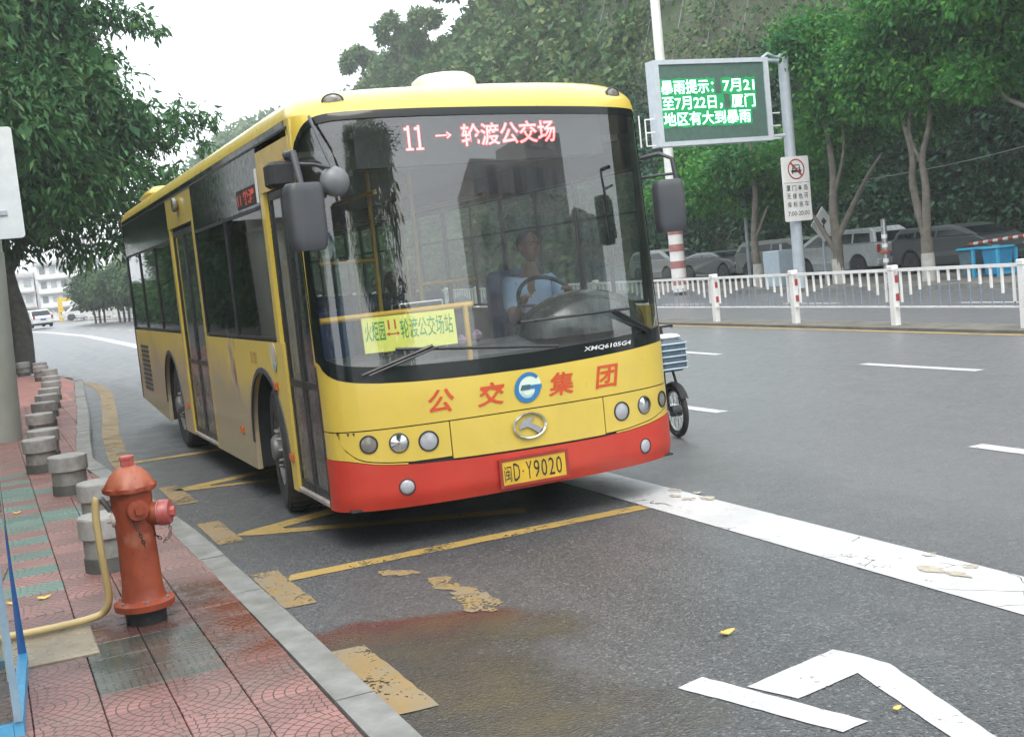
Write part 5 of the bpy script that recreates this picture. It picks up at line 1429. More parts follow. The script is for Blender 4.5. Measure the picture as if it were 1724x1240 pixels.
# lamp post with red and white bands
lr = empty('street_lamp', (19.6, 27.4, SW), 'tall white lamp post with red and white bands round its foot', 'lamp post')
q = MB(); q.lathe([(.24, 0), (.24, .3), (.19, .32), (.17, 3.0), (.155, 10.5)], (19.6, 27.4, SW), 'z', 16); q.build('pole', M['white'], lr, smooth=40)
for i in range(4):
    q = MB(); q.lathe([(.262, 0), (.262, .24)], (19.6, 27.4, .35 + i * .56), 'z', 16, cap=True); q.build('red_band', pm('faded_red_band', (.38, .17, .15), .6), lr, smooth=40)
q = MB(); q.lathe([(.252, 0), (.252, 2.35)], (19.6, 27.4, SW + .1), 'z', 16); q.build('band_sleeve', M['white'], lr, smooth=40)
q = MB(); q.tube([(19.6, 27.4, 10.5), (18.5, 27.4, 11.2), (17.2, 27.4, 11.3)], .07, 8); q.build('lamp_arm', M['white'], lr, smooth=40)
q = MB(); q.bbox(16.4, 17.3, 27.2, 27.6, 11.22, 11.36, .04); q.build('lamp_head', M['grey'], lr)
# cabinet, thin pole, striped bollard pole, bins, barrier
q = MB(); cbx = empty('utility_cabinet', (20.5, 23.1, SW), 'pale blue grey metal utility cabinet left of the gantry post', 'cabinet')
q.bbox(20.2, 20.75, 22.7, 23.5, SW, 1.22, .02); q.build('box', pm('pale_blue_metal', (.38, .46, .52), .5, .05), cbx)
q = MB(); q.box(20.75, 21.1, 22.72, 23.4, SW, 1.15); q.build('side_box', pm('mid_grey_metal', (.26, .29, .31), .5, .05), cbx)
q = MB(); q.box(20.45, 20.5, 22.9, 22.95, 1.22, 1.40); q.build('vent_stub', M['metal'], cbx)
tp = MB(); tp.lathe([(.065, 0), (.05, 5)], (20.9, 25.2, SW), 'z', 10); o = tp.build('steel_pole', pm('grey_green_pole', (.22, .26, .27), .5)); tag(o, 'thin grey pole standing behind the fence left of the utility cabinet', 'pole')
rp = empty('marker_post', (20.5, 18.4, SW), 'slim reflective marker post with a red collar in front of the silver van', 'post')
q = MB(); q.lathe([(.075, 0), (.075, 1.7), (.02, 1.72)], (20.5, 18.4, SW), 'z', 12); q.build('shaft', M['steel'], rp, smooth=40)
q = MB(); q.lathe([(.09, .78), (.15, .80), (.15, .86), (.09, .88)], (20.5, 18.4, SW), 'z', 14); q.build('collar', pm('orange_red_collar', (.35, .09, .04), .5), rp)
for i, z in enumerate((.55, .95, 1.2)):
    q = MB(); q.lathe([(.078, z), (.078, z + .10)], (20.5, 18.4, SW), 'z', 12); q.build('white_band', M['white'], rp)
def bin_(x, y, label, shade):
    b = empty('litter_bin', (x, y, SW), label, 'bin', 'blue bins on the far pavement')
    m = pm('bin_blue', (.03, .25, .48), .4, .08)
    q = MB(); q.rings([[(x - w_, y - w_, z), (x + w_, y - w_, z), (x + w_, y + w_, z), (x - w_, y + w_, z)] for w_, z in ((.21, SW + .05), (.26, .80))]); q.build('bin_body', m if shade else pm('bin_blue_grey', (.10, .17, .22), .5), b)
    q = MB(); q.bbox(x - .33, x + .33, y - .33, y + .33, .801, .87, .04); q.build('lid', pm('bin_lid_blue', (.05, .38, .62), .4, .05), b)
    q = MB()
    for sx in (-.3, .3):
        q.box(x + sx - .035, x + sx + .035, y - .33, y - .26, SW, .80)
    q.box(x - .30, x + .30, y - .32, y - .27, SW + .05, SW + .12); q.build('stand', pm('bin_lid_blue', (.05, .38, .62), .4, .05), b)
bin_(21.55, 16.35, 'left of the two blue litter bins, the greyer one', 0); bin_(21.55, 15.55, 'right of the two blue litter bins, the brighter one', 1)
br = empty('barrier_bar', (22.3, 16.2, SW), 'red and white striped barrier bar behind the blue bins', 'barrier')
for i in range(12):
    q = MB(); t0 = i / 12; t1 = (i + 1) / 12; a = Vector((22.3, 17.2, .93)); b = Vector((22.3, 15.2, 1.06)); p = a.lerp(b, t0); p2 = a.lerp(b, t1)
    q.tube([p, p2], .045, 8); q.build('stripe', M['white'] if i % 2 else pm('barrier_red', (.45, .06, .04), .5), br, smooth=50)
q = MB(); q.bbox(22.2, 22.4, 15.05, 15.25, SW, 1.15, .02); q.build('barrier_post', pm('barrier_dark_red', (.25, .05, .05), .5), br)
q = MB(); q.tube([(22.3, 17.2, SW), (22.3, 17.2, .93)], .03, 8); q.build('barrier_rest', M['grey'], br)
q = MB(); q.tube(smoothpts([(22.5, 26., 3.3), (22.5, 21, 3.05), (22.4, 15, 3.3), (22.2, 9, 4.2)], 6), .014, 5); o = q.build('cable', pm('pale_cable', (.35, .38, .36), .5)); tag(o, 'thin pale cable slung across the dark trees behind the gantry', 'cable')

# ================================================================== PARKED CARS
def car(label, x, y, rz, Ln, Wd, H, body, kind='van', group='vehicles parked behind the far pavement'):
    root = empty('parked_' + ('van' if kind == 'van' else 'car'), (0, 0, 0), label, 'van' if kind == 'van' else 'car', group)
    T = Matrix.Translation((x, y, SW)) @ Matrix.Rotation(rz, 4, 'Z')
    hw = Wd / 2; r = .33; wf, wr = Ln * .31, -Ln * .30; zb = .24
    def archpts(c): return [(c + (r + .06) * math.cos(PI * k / 8), r + (r + .06) * math.sin(PI * k / 8)) for k in range(9)]
    if kind == 'van':
        low = [(-Ln / 2, .30), (-Ln / 2, .95), (-Ln / 2 + .03, 1.02), (Ln * .36, 1.02), (Ln * .46, .86), (Ln / 2, .66), (Ln / 2, .30)]
        top = [(-Ln / 2 + .03, 1.02), (-Ln / 2 + .14, H - .12), (-Ln / 2 + .35, H), (Ln * .10, H), (Ln * .20, H - .08), (Ln * .38, 1.02)]
        wins = [((-Ln / 2 + .22, 1.06), (-Ln / 2 + .30, H - .16), (-Ln * .26, H - .14), (-Ln * .26, 1.06)), ((-Ln * .24, 1.06), (-Ln * .24, H - .14), (-Ln * .04, H - .14), (-Ln * .04, 1.06)), ((-Ln * .02, 1.06), (-Ln * .02, H - .14), (Ln * .15, H - .14), (Ln * .29, 1.06))]
    else:
        low = [(-Ln / 2, .35), (-Ln / 2 + .02, .80), (-Ln / 2 + .25, .93), (Ln * .22, .93), (Ln * .44, .80), (Ln / 2, .62), (Ln / 2, .32)]
        top = [(-Ln * .40, .93), (-Ln * .27, H - .05), (-Ln * .18, H), (Ln * .05, H), (Ln * .12, H - .05), (Ln * .27, .93)]
        wins = [((-Ln * .33, .96), (-Ln * .245, H - .11), (-Ln * .06, H - .09), (-Ln * .06, .96)), ((-Ln * .04, .96), (-Ln * .04, H - .09), (Ln * .08, H - .10), (Ln * .20, .96))]
    prof = low + [(wf + r + .07, .30)] + archpts(wf) + [(wf - r - .07, zb), (wr + r + .07, zb)] + archpts(wr) + [(wr - r - .07, .30)]
    tz = lambda z: hw - .10 * max(0, (z - .95) / (H - .95)) * 1.3
    q = MB(); n = len(prof)
    V = [(p[0], -hw + (.03 if p[1] < .4 else 0), p[1]) for p in prof] + [(p[0], hw - (.03 if p[1] < .4 else 0), p[1]) for p in prof]
    q.add(V, [tuple(range(n)), tuple(range(2 * n - 1, n - 1, -1))] + [(i, i + n, (i + 1) % n + n, (i + 1) % n) for i in range(n)])
    bo = q.build('body', body, root, xf=T, bevel=.04, world=False)
    q = MB(); n = len(top)
    q.add([(p[0], -tz(p[1]), p[1]) for p in top] + [(p[0], tz(p[1]), p[1]) for p in top], [tuple(range(n)), tuple(range(2 * n - 1, n - 1, -1))] + [(i, i + n, (i + 1) % n + n, (i + 1) % n) for i in range(n)])
    q.build('cabin', body, root, xf=T, bevel=.05, world=False)
    for w_ in wins:
        for sg in (-1, 1):
            q = MB(); q.add([(p[0], sg * (tz(p[1]) + .006), p[1]) for p in w_] + [(p[0], sg * (tz(p[1]) - .02), p[1]) for p in w_], [(0, 1, 2, 3), (0, 4, 5, 1), (1, 5, 6, 2), (2, 6, 7, 3), (3, 7, 4, 0)]); q.build('side_window', M['cglass'], root, xf=T, world=False)
    # screens
    def scr(a, b, nm):
        q = MB(); d = Vector((b[0] - a[0], 0, b[1] - a[1])); nn = Vector((d.z, 0, -d.x)).normalized() * (1 if nm == 'windscreen' else -1)
        if nn.x * (1 if nm == 'windscreen' else -1) < 0: nn = -nn
        P = []
        for t in (.08, .90):
            px = a[0] + (b[0] - a[0]) * t; pz = a[1] + (b[1] - a[1]) * t; w_ = tz(pz) - .09; P += [(px + nn.x * .012, -w_, pz + nn.z * .012), (px + nn.x * .012, w_, pz + nn.z * .012)]
        q.add(P, [(0, 1, 3, 2)]); q.build(nm, M['cglass'], root, xf=T, world=False)
    scr(top[-1], top[-2], 'windscreen'); scr(top[0], top[1], 'rear_window')
    for c in (wf, wr):
        for sg in (-1, 1):
            q = MB(); q.lathe([(.20, -.1), (r - .02, -.1), (r, -.07), (r, .07), (r - .02, .1), (.20, .1)], (c, sg * (hw - .10), r), 'y', 24); w = q.build('wheel', M['rubber'], root, xf=T, smooth=40, world=False)
            q = MB(); q.lathe([(.205, sg * .095), (.19, sg * .07), (.10, sg * .085), (.03, sg * .10), (.003, sg * .10)], (c, sg * (hw - .10), r), 'y', 20); q.build('rim', M['steel'], w, xf=T, smooth=40, world=False)
    for sg in (-1, 1):
        q = MB(); q.bbox(-Ln / 2 - .015, -Ln / 2 + .05, sg * (hw - .14) - .08, sg * (hw - .14) + .08, .72, .98, .02); q.build('tail_light', pm('tail_lamp_red', (.30, .03, .02), .25, .05), root, xf=T, world=False)
        q = MB(); q.bbox(Ln / 2 - .14, Ln / 2 + .005, sg * (hw - .22) - .15, sg * (hw - .22) + .15, .58, .70, .02); q.build('headlight', M['lens'], root, xf=T, world=False)
    q = MB(); q.box(-Ln / 2 - .02, -Ln / 2 - .005, -.22, .22, .58, .72); q.build('number_plate', pm('plate_blue', (.04, .12, .40), .4), root, xf=T, world=False)
    q = MB(); q.bbox(-Ln / 2 - .05, -Ln / 2 + .2, -hw + .04, hw - .04, .34, .54, .03); q.bbox(Ln / 2 - .2, Ln / 2 + .05, -hw + .04, hw - .04, .30, .50, .03); q.build('bumper', body, root, xf=T, world=False)
    q = MB(); q.box(wr - .2, wf + .2, -hw + .12, hw - .12, .18, .5); q.build('underbody', M['matt'], root, xf=T, world=False)
    # move the root to the vehicle's own base
    for ch in [c for c in bpy.data.objects if c.parent == root]: pass
    root.location = (0, 0, 0)
    return root
sil = pm('silver_car_paint', (.42, .45, .46), .3, .03, 2., coat=.5)
dgr = pm('dark_grey_car_paint', (.06, .07, .07), .38, .03, 2., coat=.2)
bei = pm('dusty_grey_car_paint', (.13, .145, .135), .4, .03, 2., coat=.2)
grn = pm('dark_green_car_paint', (.03, .075, .065), .3, .05, 3., coat=.4)
car('silver grey minivan parked behind the gantry post and tree trunk', 24.0, 24.1, R(94), 4.0, 1.6, 1.50, sil)
car('dark grey minivan parked beyond the silver one, its nose to the right', 24.4, 19.7, R(-90), 3.9, 1.6, 1.36, dgr)
car('dusty grey minibus with dark rear window left of the gantry post', 24.6, 28.0, R(-80), 3.8, 1.6, 1.40, bei)
car('dark saloon car seen between the lamp post and the utility cabinet', 24.6, 32.2, R(-90), 3.9, 1.6, 1.16, dgr, 'car')
car('old pale roofed jeep half hidden behind the banded lamp post', 25.2, 37.2, R(-90), 3.8, 1.6, 1.42, bei)
car('dark green saloon car behind the blue litter bins', 25.6, 14.8, R(90), 4.2, 1.65, 1.25, grn, 'car')

# ================================================================== TREES
def leaves(centers, n, size, rs, squash=.8, droop=.5, aspect=.42, shell=.45):
    """many folded leaves spread through ellipsoid clumps -> V, F"""
    rg = np.random.default_rng(rs)
    C = np.array([c[:3] for c in centers], float); Rr = np.array([c[3] for c in centers], float)
    w = Rr ** 2; w /= w.sum()
    idx = rg.choice(len(C), n, p=w)
    d = rg.normal(size=(n, 3)); d /= np.linalg.norm(d, axis=1)[:, None]
    rad = Rr[idx] * (shell + (1 - shell) * rg.random(n) ** .6) * (1 + .18 * rg.normal(size=n))
    P = C[idx] + d * rad[:, None] * np.array([1, 1, squash])
    ax = rg.normal(size=(n, 3)) + d * .9; ax[:, 2] -= droop * 1.6; ax /= np.linalg.norm(ax, axis=1)[:, None]
    nr_ = rg.normal(size=(n, 3)) + np.array([0, 0, 1.2]); sd = np.cross(ax, nr_); sd /= np.linalg.norm(sd, axis=1)[:, None] + 1e-9
    nn = np.cross(sd, ax)
    L_ = (size * (.65 + .7 * rg.random(n)))[:, None]; W = L_ * aspect
    a = P; b = P + ax * L_ * .45 + sd * W * .5 + nn * L_ * .06; c = P + ax * L_ - nn * L_ * .12; e = P + ax * L_ * .45 - sd * W * .5 + nn * L_ * .06
    V = np.stack([a, b, c, e], 1).reshape(-1, 3); I = np.arange(n)[:, None] * 4
    F = np.concatenate([I + np.array([0, 1, 2]), I + np.array([0, 2, 3])], 1).reshape(-1, 3)
    return V, F
def limb(mb, pts, r0, r1, n=8):
    P = smoothpts(pts, 4); k = len(P); mb.tube(P, [r0 + (r1 - r0) * i / (k - 1) for i in range(k)], n)
def clumps_about(c, rx, ry, rz, n, r0, r1, seed):
    r_ = random.Random(seed); out = []
    for i in range(n):
        while True:
            p = Vector((r_.uniform(-1, 1), r_.uniform(-1, 1), r_.uniform(-1, 1)))
            if p.length < 1: break
        out.append((c[0] + p.x * rx, c[1] + p.y * ry, c[2] + p.z * rz, r_.uniform(r0, r1)))
    return out
# left foreground-ish mango tree over the pavement
TX, TY = -.98, 25.9
tr = empty('broadleaf_tree', (TX, TY, SW), 'big dark green broadleaf tree spreading over the left pavement and kerb', 'tree')
q = MB(); limb(q, [(TX, TY, 0.1), (TX + .05, TY, 1.4), (TX - .12, TY, 2.6), (TX - .1, TY, 4.2), (TX + .1, TY, 6.5), (TX, TY, 8.5)], .27, .10, 12)
limb(q, [(TX - .1, TY, 2.7), (TX + .8, TY - .4, 4.0), (TX + 2.4, TY - .6, 5.3), (TX + 4.6, TY - .4, 6.2)], .17, .03)
limb(q, [(TX - .1, TY, 3.2), (TX - 1.2, TY - 1.2, 4.6), (TX - 2.5, TY - 2.2, 6.2)], .18, .05)
limb(q, [(TX - .0, TY, 4.5), (TX + 1.2, TY - .8, 6.2), (TX + 2.6, TY - .8, 8.2), (TX + 3.4, TY - .8, 9.0)], .12, .02)
limb(q, [(TX, TY, 3.6), (TX + .5, TY - 2.2, 5.2), (TX + .4, TY - 4, 6.6)], .13, .03)
q.build('trunk', M['bark'], tr, smooth=60)
cl_ = [(-3, 0, 7, 2.6), (-3, 0, 4.8, 1.7), (-1.8, -2, 8.6, 2.3), (-.4, 0, 9.2, 1.8), (.8, -.5, 8.6, 1.3), (1.0, -1, 7.0, 1.6), (2.0, -.6, 6.1, 1.15), (2.9, -.4, 6.0, .8), (3.7, -.3, 6.35, .55), (4.35, -.3, 6.3, .34), (4.15, -.3, 5.55, .26),
       (.6, -1, 5.0, 1.6), (1.9, -.8, 4.75, 1.0), (2.7, -.6, 4.7, .6), (3.3, -.5, 4.85, .38), (-1.8, 0, 4.3, 1.4), (.2, 0, 3.75, .85), (1.3, -.4, 3.85, .65), (2.0, -.5, 3.6, .6), (2.6, -.4, 4.0, .55), (3.1, -.4, 4.3, .4), (1.5, -.5, 3.2, .5), (.7, -.2, 3.0, .5), (2.2, -.4, 3.05, .3), (-.9, -2.5, 6.2, 2.0), (-.2, -1.5, 4.6, 1.3),
       (2.2, -.8, 8.9, .6), (2.8, -.8, 8.75, .42), (3.25, -.8, 8.45, .25), (1.8, -.6, 7.8, .5), (1.5, -.6, 9.3, .6), (-2.5, 0, 9.8, 2.2), (0, -1, 10.3, 1.5), (-.9, 0, 3.5, .8), (-4.5, -1, 6, 2.5), (-4, -2, 8.5, 2.4)]
cl_ = [(c[0] - .0, TY + c[1], c[2], c[3]) for c in cl_]
V, F = leaves(cl_, 46000, .24, 11, .85, .75, .34, .25)
npmesh('crown', V, F, M['leafA'], tr)
V, F = leaves([(c[0], c[1], c[2], c[3] * .6) for c in cl_ if c[3] > 1.], 9000, .5, 12, .85, .3, .7, .1)
npmesh('inner_foliage', V, F, M['leafA'], tr)
# second trunk behind the pole
t2 = empty('slim_tree', (-1.35, 34, SW), 'slim dark trunked tree seen between the concrete pole and the big tree', 'tree')
q = MB(); limb(q, [(-1.45, 34, .1), (-1.25, 34, 2.0), (-1.5, 34, 4.0), (-1.7, 34, 7)], .26, .12, 10); q.build('trunk', M['bark'], t2, smooth=60)
V, F = leaves(clumps_about((-2.4, 34, 6.3), 2.5, 2, 2, 10, 1.0, 1.7, 5), 6000, .25, 6); npmesh('crown', V, F, M['leafA'], t2)
# stone planter at the tree foot
pr_ = empty('stone_planter', (-1.6, 24.2, SW), 'low worn stone planter at the foot of the big left tree', 'planter')
q = MB(); q.bbox(-2.6, -1.35, 23.4, 24.6, SW, SW + .42, .03); q.build('planter_wall', M['granite'], pr_)
q = MB(); q.bbox(-2.5, -1.45, 25.0, 25.6, SW, SW + .75, .05); q.build('stone_back', pm('mossy_stone', (.20, .22, .18), .8, .2, 5., grime=(.12, .14, .1)), pr_)
q = MB(); q.box(-2.5, -1.45, 23.5, 24.5, SW + .42, SW + .45); q.build('soil', M['bark'], pr_)

# far-side street trees
def street_tree(x, y, trunks, crown, n, seed, label, leaf=.17, lime=True):
    t = empty('street_tree', (x, y, SW), label, 'tree', 'street trees on the far pavement')
    q = MB()
    for pts, r0, r1 in trunks: limb(q, [(x + a, y + b, c) for a, b, c in pts], r0, r1, 9)
    q.build('trunk', M['bark2'], t, smooth=60)
    if lime: q = MB(); q.lathe([(.19, 0), (.175, .55), (.165, .72)], (x, y, SW), 'z', 12); q.build('whitewash_band', M['lime'], t, smooth=50)
    V, F = leaves(crown, n, leaf, seed, .85, .35, .5, .3); npmesh('crown', V, F, M['leafB'], t)
    return t
street_tree(20.6, 20.5, [([(0, 0, 0), (0, -.05, 1.2), (-.1, -.1, 2.2), (-.05, -.15, 3.4), (-.1, 0, 5.0), (0, .3, 6.6)], .17, .05), ([(0, -.05, 1.4), (.2, -.5, 2.2), (.3, -1.1, 3.0), (.2, -1.9, 3.6)], .10, .03), ([(0, 0, 1.0), (-.1, .6, 1.9), (-.1, 1.3, 2.7)], .09, .03), ([(-.05, -.1, 2.6), (0, -.6, 3.8), (.1, -.5, 5.0)], .07, .02)],
            clumps_about((21.4, 20.1, 6.5), 1.8, 2.7, 1.9, 22, .7, 1.15, 21) + clumps_about((21.2, 21.2, 4.6), 1.0, 1.2, .8, 5, .5, .8, 22), 32000, 31, 'street tree with a knotty trunk right beside the parking sign')
street_tree(20.6, 16.95, [([(0, 0, 0), (0, 0, 1.25)], .18, .15), ([(0, 0, 1.15), (.0, .35, 2.6), (-.05, .25, 3.4), (.0, .6, 4.6), (0, .7, 6.2)], .12, .04), ([(0, 0, 1.15), (0, -.1, 2.5), (0, -.05, 3.3), (.0, -.4, 4.3), (0, -.3, 6.)], .12, .04), ([(0, .0, 3.2), (0, .35, 4.0), (.1, .2, 5.3)], .06, .03)],
            clumps_about((21.4, 16.8, 6.6), 1.9, 2.5, 2.1, 24, .7, 1.15, 24) + clumps_about((21.0, 14.6, 5.4), 1.2, 1.2, .9, 6, .5, .9, 29) + clumps_about((20.4, 17.6, 5.2), .8, 1.6, .7, 6, .5, .8, 30), 36000, 33, 'street tree with two slender stems rising from a whitewashed foot')
street_tree(20.6, 24.3, [([(0, 0, 0), (0, .1, 1.6), (.1, 0, 3.0), (.2, .2, 4.6)], .15, .05), ([(0, .1, 1.5), (.1, -.6, 2.6)], .07, .03)],
            clumps_about((21.6, 24.8, 3.8), 1.6, 3.0, 1.1, 18, .6, 1.0, 25), 20000, 35, 'low crowned street tree behind the utility cabinet')
street_tree(20.6, 12.6, [([(0, 0, 0), (0, .2, 2.0), (.0, .55, 3.2), (.05, .8, 4.3), (0, .75, 5.6), (0, .9, 6.5)], .19, .05), ([(.0, .8, 4.0), (0, 1.5, 4.35), (0, 1.75, 4.8)], .07, .02), ([(0, .45, 3.0), (.1, .1, 4.6), (.1, .0, 6)], .10, .04)],
            clumps_about((21.4, 12.8, 6.9), 1.9, 2.4, 2.0, 22, .7, 1.2, 26), 32000, 37, 'rightmost street tree, its forked trunk leaning in from the right edge')
street_tree(21.0, 29.6, [([(0, 0, 0), (0, 0, 2.0), (.1, 0, 3.4)], .15, .06)],
            clumps_about((22.0, 30.2, 3.9), 1.5, 2.6, 1.1, 11, .6, 1.0, 27), 11000, 39, 'low street tree hidden behind the bus mirror and lamp post')

# median trees far left, clipped round crowns
for i, (x, y, h, lb_) in enumerate(((6.6, 66, 4.6, 'nearest of the clipped roadside trees, beside the rear corner of the bus'), (5.9, 74, 4.6, 'second clipped tree from the bus in the distant row'), (5.3, 82, 4.7, 'third clipped tree from the bus in the distant row'), (4.3, 90, 4.8, 'fourth clipped tree from the bus in the distant row'), (3.2, 98, 4.8, 'farthest clipped tree at the left end of the distant row'), (7.6, 59, 4.4, 'clipped tree of the distant row mostly hidden by the rear of the bus'))):
    x += 4.2
    t = empty('clipped_tree', (x, y, 0), lb_, 'tree', 'distant row of clipped trees')
    q = MB(); 
    for k in range(3): limb(q, [(x + k * .4 - .4, y + k * .5, 0), (x + k * .5 - .5, y + k * .5, 1.6), (x + k * .8 - .8, y + k * .5, 2.6)], .10, .05, 6)
    q.build('trunk', M['bark2'], t, smooth=60)
    V, F = leaves(clumps_about((x, y, h - 1.85), 1.6, 3.4, .8, 14, 1.0, 1.4, 60 + i), 13000, .30, 70 + i, .8, .3, .6, .5); npmesh('crown', V, F, M['leafD'], t)
for i, (x, y, h, r_, lb_) in enumerate(((15.5, 104, 9.5, 3.0, 'tall dark tree rising behind the clipped row left of the bus'), (19, 92, 10, 3.2, 'tall tree behind the clipped row, against the rear edge of the bus'))):
    t = empty('tall_tree', (x, y, 0), lb_, 'tree')
    q = MB(); limb(q, [(x, y, 0), (x + .2, y, 4), (x, y, 7)], .3, .1); q.build('trunk', M['bark'], t, smooth=60)
    V, F = leaves(clumps_about((x, y, h - 3.6), r_ * .8, r_ * .8, 3.0, 12, 1.4, 2.2, 80 + i), 9000, .42, 90 + i); npmesh('crown', V, F, M['leafC'], t)

# ================================================================== HILL
def vnoise(x, y, s_):
    return (np.sin(x * 1.3 / s_ + 1.7 * np.sin(y / s_)) + np.sin(y * 1.1 / s_ + 2.1 * np.sin(x * .8 / s_ + 1.3)) + .5 * np.sin((x + y) * 2.3 / s_)) / 2.5
def hill_h(X, Y):
    d = X - (26.5 + np.array([road_off(v) * .6 for v in np.atleast_1d(Y).ravel()]).reshape(np.shape(Y)))
    top = np.interp(Y, [-20, 30, 60, 75, 82, 88, 94, 100, 107, 113, 118, 124, 131, 400], [26, 30, 27, 24.5, 22, 19.5, 19, 20.5, 20, 17.5, 12, 5, 0, 0])
    s_ = np.clip(d / 11, 0, 1); h = top * (s_ ** .9) + np.clip(d - 11, 0, 30) * .12 * np.clip(top / 15, 0, 1)
    h = h + vnoise(X, Y, 7.) * 1.0 * np.clip(d / 8, 0, 1) * np.clip(top / 12, 0, 1)
    return np.where(d > 0, h, -.5)
def hill_mat():
    m, t, b = new_mat('hillside'); p = pos(t)
    n = noise(t, p, .16, 6, .65); n2 = noise(t, p, 1.1, 6, .7)
    c = mixc(t, rng(t, n, .42, .58), (.055, .095, .035), (.11, .12, .08))
    c = mixc(t, rng(t, n2, .4, .7, 0, .6), c, (.11, .10, .08))
    L(t, c, b.inputs['Base Color']); b.inputs['Roughness'].default_value = .95; bump(t, b, n2, .9, .4); return m
M['hill'] = hill_mat()
gx_ = np.arange(26, 92, 1.5); gy_ = np.arange(-14, 136, 1.5)
XX, YY = np.meshgrid(gx_, gy_); ZZ = hill_h(XX, YY)
V = np.stack([XX, YY, ZZ], 2).reshape(-1, 3); nx_ = len(gx_); I = np.arange(len(gy_) - 1)[:, None] * nx_ + np.arange(nx_ - 1)[None, :]
F = np.stack([I, I + 1, I + nx_ + 1, I + nx_], 2).reshape(-1, 4)
o = npmesh('hillside', V, F, M['hill'], None, True); o['kind'] = 'structure'
rg = np.random.default_rng(5)
pts = []
n = 0
Xr = 27 + 26 * rg.random(5200) ** 1.5; Yr = rg.uniform(-8, 128, 5200)
Zr = hill_h(Xr, Yr)
# bare netted rock face: few bushes
bare = ((Yr > 34) & (Yr < 74) & (Xr > 31) & (Xr < 37.5 + vnoise(Xr, Yr, 4.) * 2))
keep = (Zr > .2) & (~bare | (rg.random(5200) < .8))
bush = [(x, y, z + .3, r_) for x, y, z, r_ in zip(Xr[keep], Yr[keep], Zr[keep], rg.uniform(.6, 1.5, keep.sum()))]
V, F = leaves([b_ for b_ in bush if b_[1] >= 48], 260000, .50, 8, .75, .2, .6, .45)
near_ = [b_ for b_ in bush if b_[1] < 52]
V2, F2 = leaves([b_ for b_ in near_ if b_[2] >= 9], 110000, .26, 88, .75, .2, .6, .45)
F = np.concatenate([F, F2 + len(V)]); V = np.concatenate([V, V2])
low_ = [b_ for b_ in near_ if b_[2] < 9]  # low near scrub takes the thicket's shade-darkened leaf colour
o = npmesh('hill_scrub', V, F, M['leafC']); tag(o, 'dense scrub covering the steep hillside behind the road', None, kind='stuff')
# understorey behind the parked cars, tree shade put into its leaf colour
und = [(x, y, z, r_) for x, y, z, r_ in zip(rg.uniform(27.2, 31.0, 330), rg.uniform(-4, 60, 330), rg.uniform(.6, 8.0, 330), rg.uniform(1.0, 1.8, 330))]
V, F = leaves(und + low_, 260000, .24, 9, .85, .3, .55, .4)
o = npmesh('roadside_thicket', V, F, leafmat('shaded_thicket_leaf', (.009, .042, .024), (.018, .075, .034), (.03, .10, .035), .12)); tag(o, None, None, kind='stuff')
# rock netting
nt_ = MB()
def hp(x, y): return (x, y, float(hill_h(np.array([x]), np.array([y]))[0]) + .35)
for y in range(38, 78, 3): nt_.tube([hp(x, y + (x - 30) * .25) for x in np.arange(29, 38, .8)], .025, 4, cap=False)
for x in range(30, 38, 2): nt_.tube([hp(x, y) for y in np.arange(38, 78, 2.)], .022, 4, cap=False)
o = nt_.build('rockfall_netting', pm('grey_netting', (.22, .24, .25), .6)); tag(o, None, None, kind='stuff')
# ridge-top trees with gaps
for i, (x, y, h, r_, lb_) in enumerate(((32.5, 118, 3.5, 2.2, 'lowest tree at the left end of the hill, just above the bus roof'), (34.5, 113, 4.6, 1.6, 'small crest tree with sky showing through its crown'), (35, 106, 4.6, 1.9, 'second tree from the left on the hill crest'), (36, 98, 4.2, 1.9, 'third tree from the left on the hill crest'), (36, 90, 4.5, 2.2, 'fourth tree from the left on the hill crest'), (36.5, 82, 4.5, 2.4, 'tree on the hill crest where it leaves the top of the picture'))):
    z = float(hill_h(np.array([x]), np.array([y]))[0]); t = empty('crest_tree', (x, y, z), lb_, 'tree', 'trees along the hill crest')
    q = MB(); limb(q, [(x, y, z - .3), (x + .2, y, z + h * .5), (x - .2, y, z + h * .9)], .16, .05, 6); limb(q, [(x + .1, y, z + h * .4), (x + 1.2, y, z + h * .8)], .07, .03, 5); q.build('trunk', M['bark'], t)
    V, F = leaves(clumps_about((x, y, z + h - .6), r_, r_, r_ * .7, 7, .55, .95, 110 + i), 3500, .38, 120 + i, .8, .2, .6, .3); npmesh('crown', V, F, M['leafC'], t)
# far hill behind the bus roof
gx2 = np.arange(-10, 160, 4.); gy2 = np.arange(150, 280, 4.)
XX, YY = np.meshgrid(gx2, gy2)
ZZ = np.interp(XX, [-10, 18, 26, 31, 37, 44, 52, 60, 160], [0, 0, 9, 18, 24, 27, 28, 30, 36]) * np.clip((YY - 150) / 30, 0, 1) ** .6 + vnoise(XX, YY, 9.) * .8 - .5
V = np.stack([XX, YY, ZZ], 2).reshape(-1, 3); nx_ = len(gx2); I = np.arange(len(gy2) - 1)[:, None] * nx_ + np.arange(nx_ - 1)[None, :]
F = np.stack([I, I + 1, I + nx_ + 1, I + nx_], 2).reshape(-1, 4); o = npmesh('far_hill', V, F, M['hill'], None, True); o['kind'] = 'structure'
Xr = rg.uniform(15, 90, 1800); Yr = rg.uniform(150, 200, 1800)
Zr = np.interp(Xr, [-10, 18, 26, 31, 37, 44, 52, 60, 160], [0, 0, 9, 18, 24, 27, 28, 30, 36]) * np.clip((Yr - 150) / 30, 0, 1) ** .6
V, F = leaves([(x, y, z, r_) for x, y, z, r_ in zip(Xr, Yr, Zr, rg.uniform(1.2, 3., 1800))], 60000, 1.0, 14, .7, .1, .7, .5)
o = npmesh('far_hill_forest', V, F, M['leafC']); o['kind'] = 'stuff'

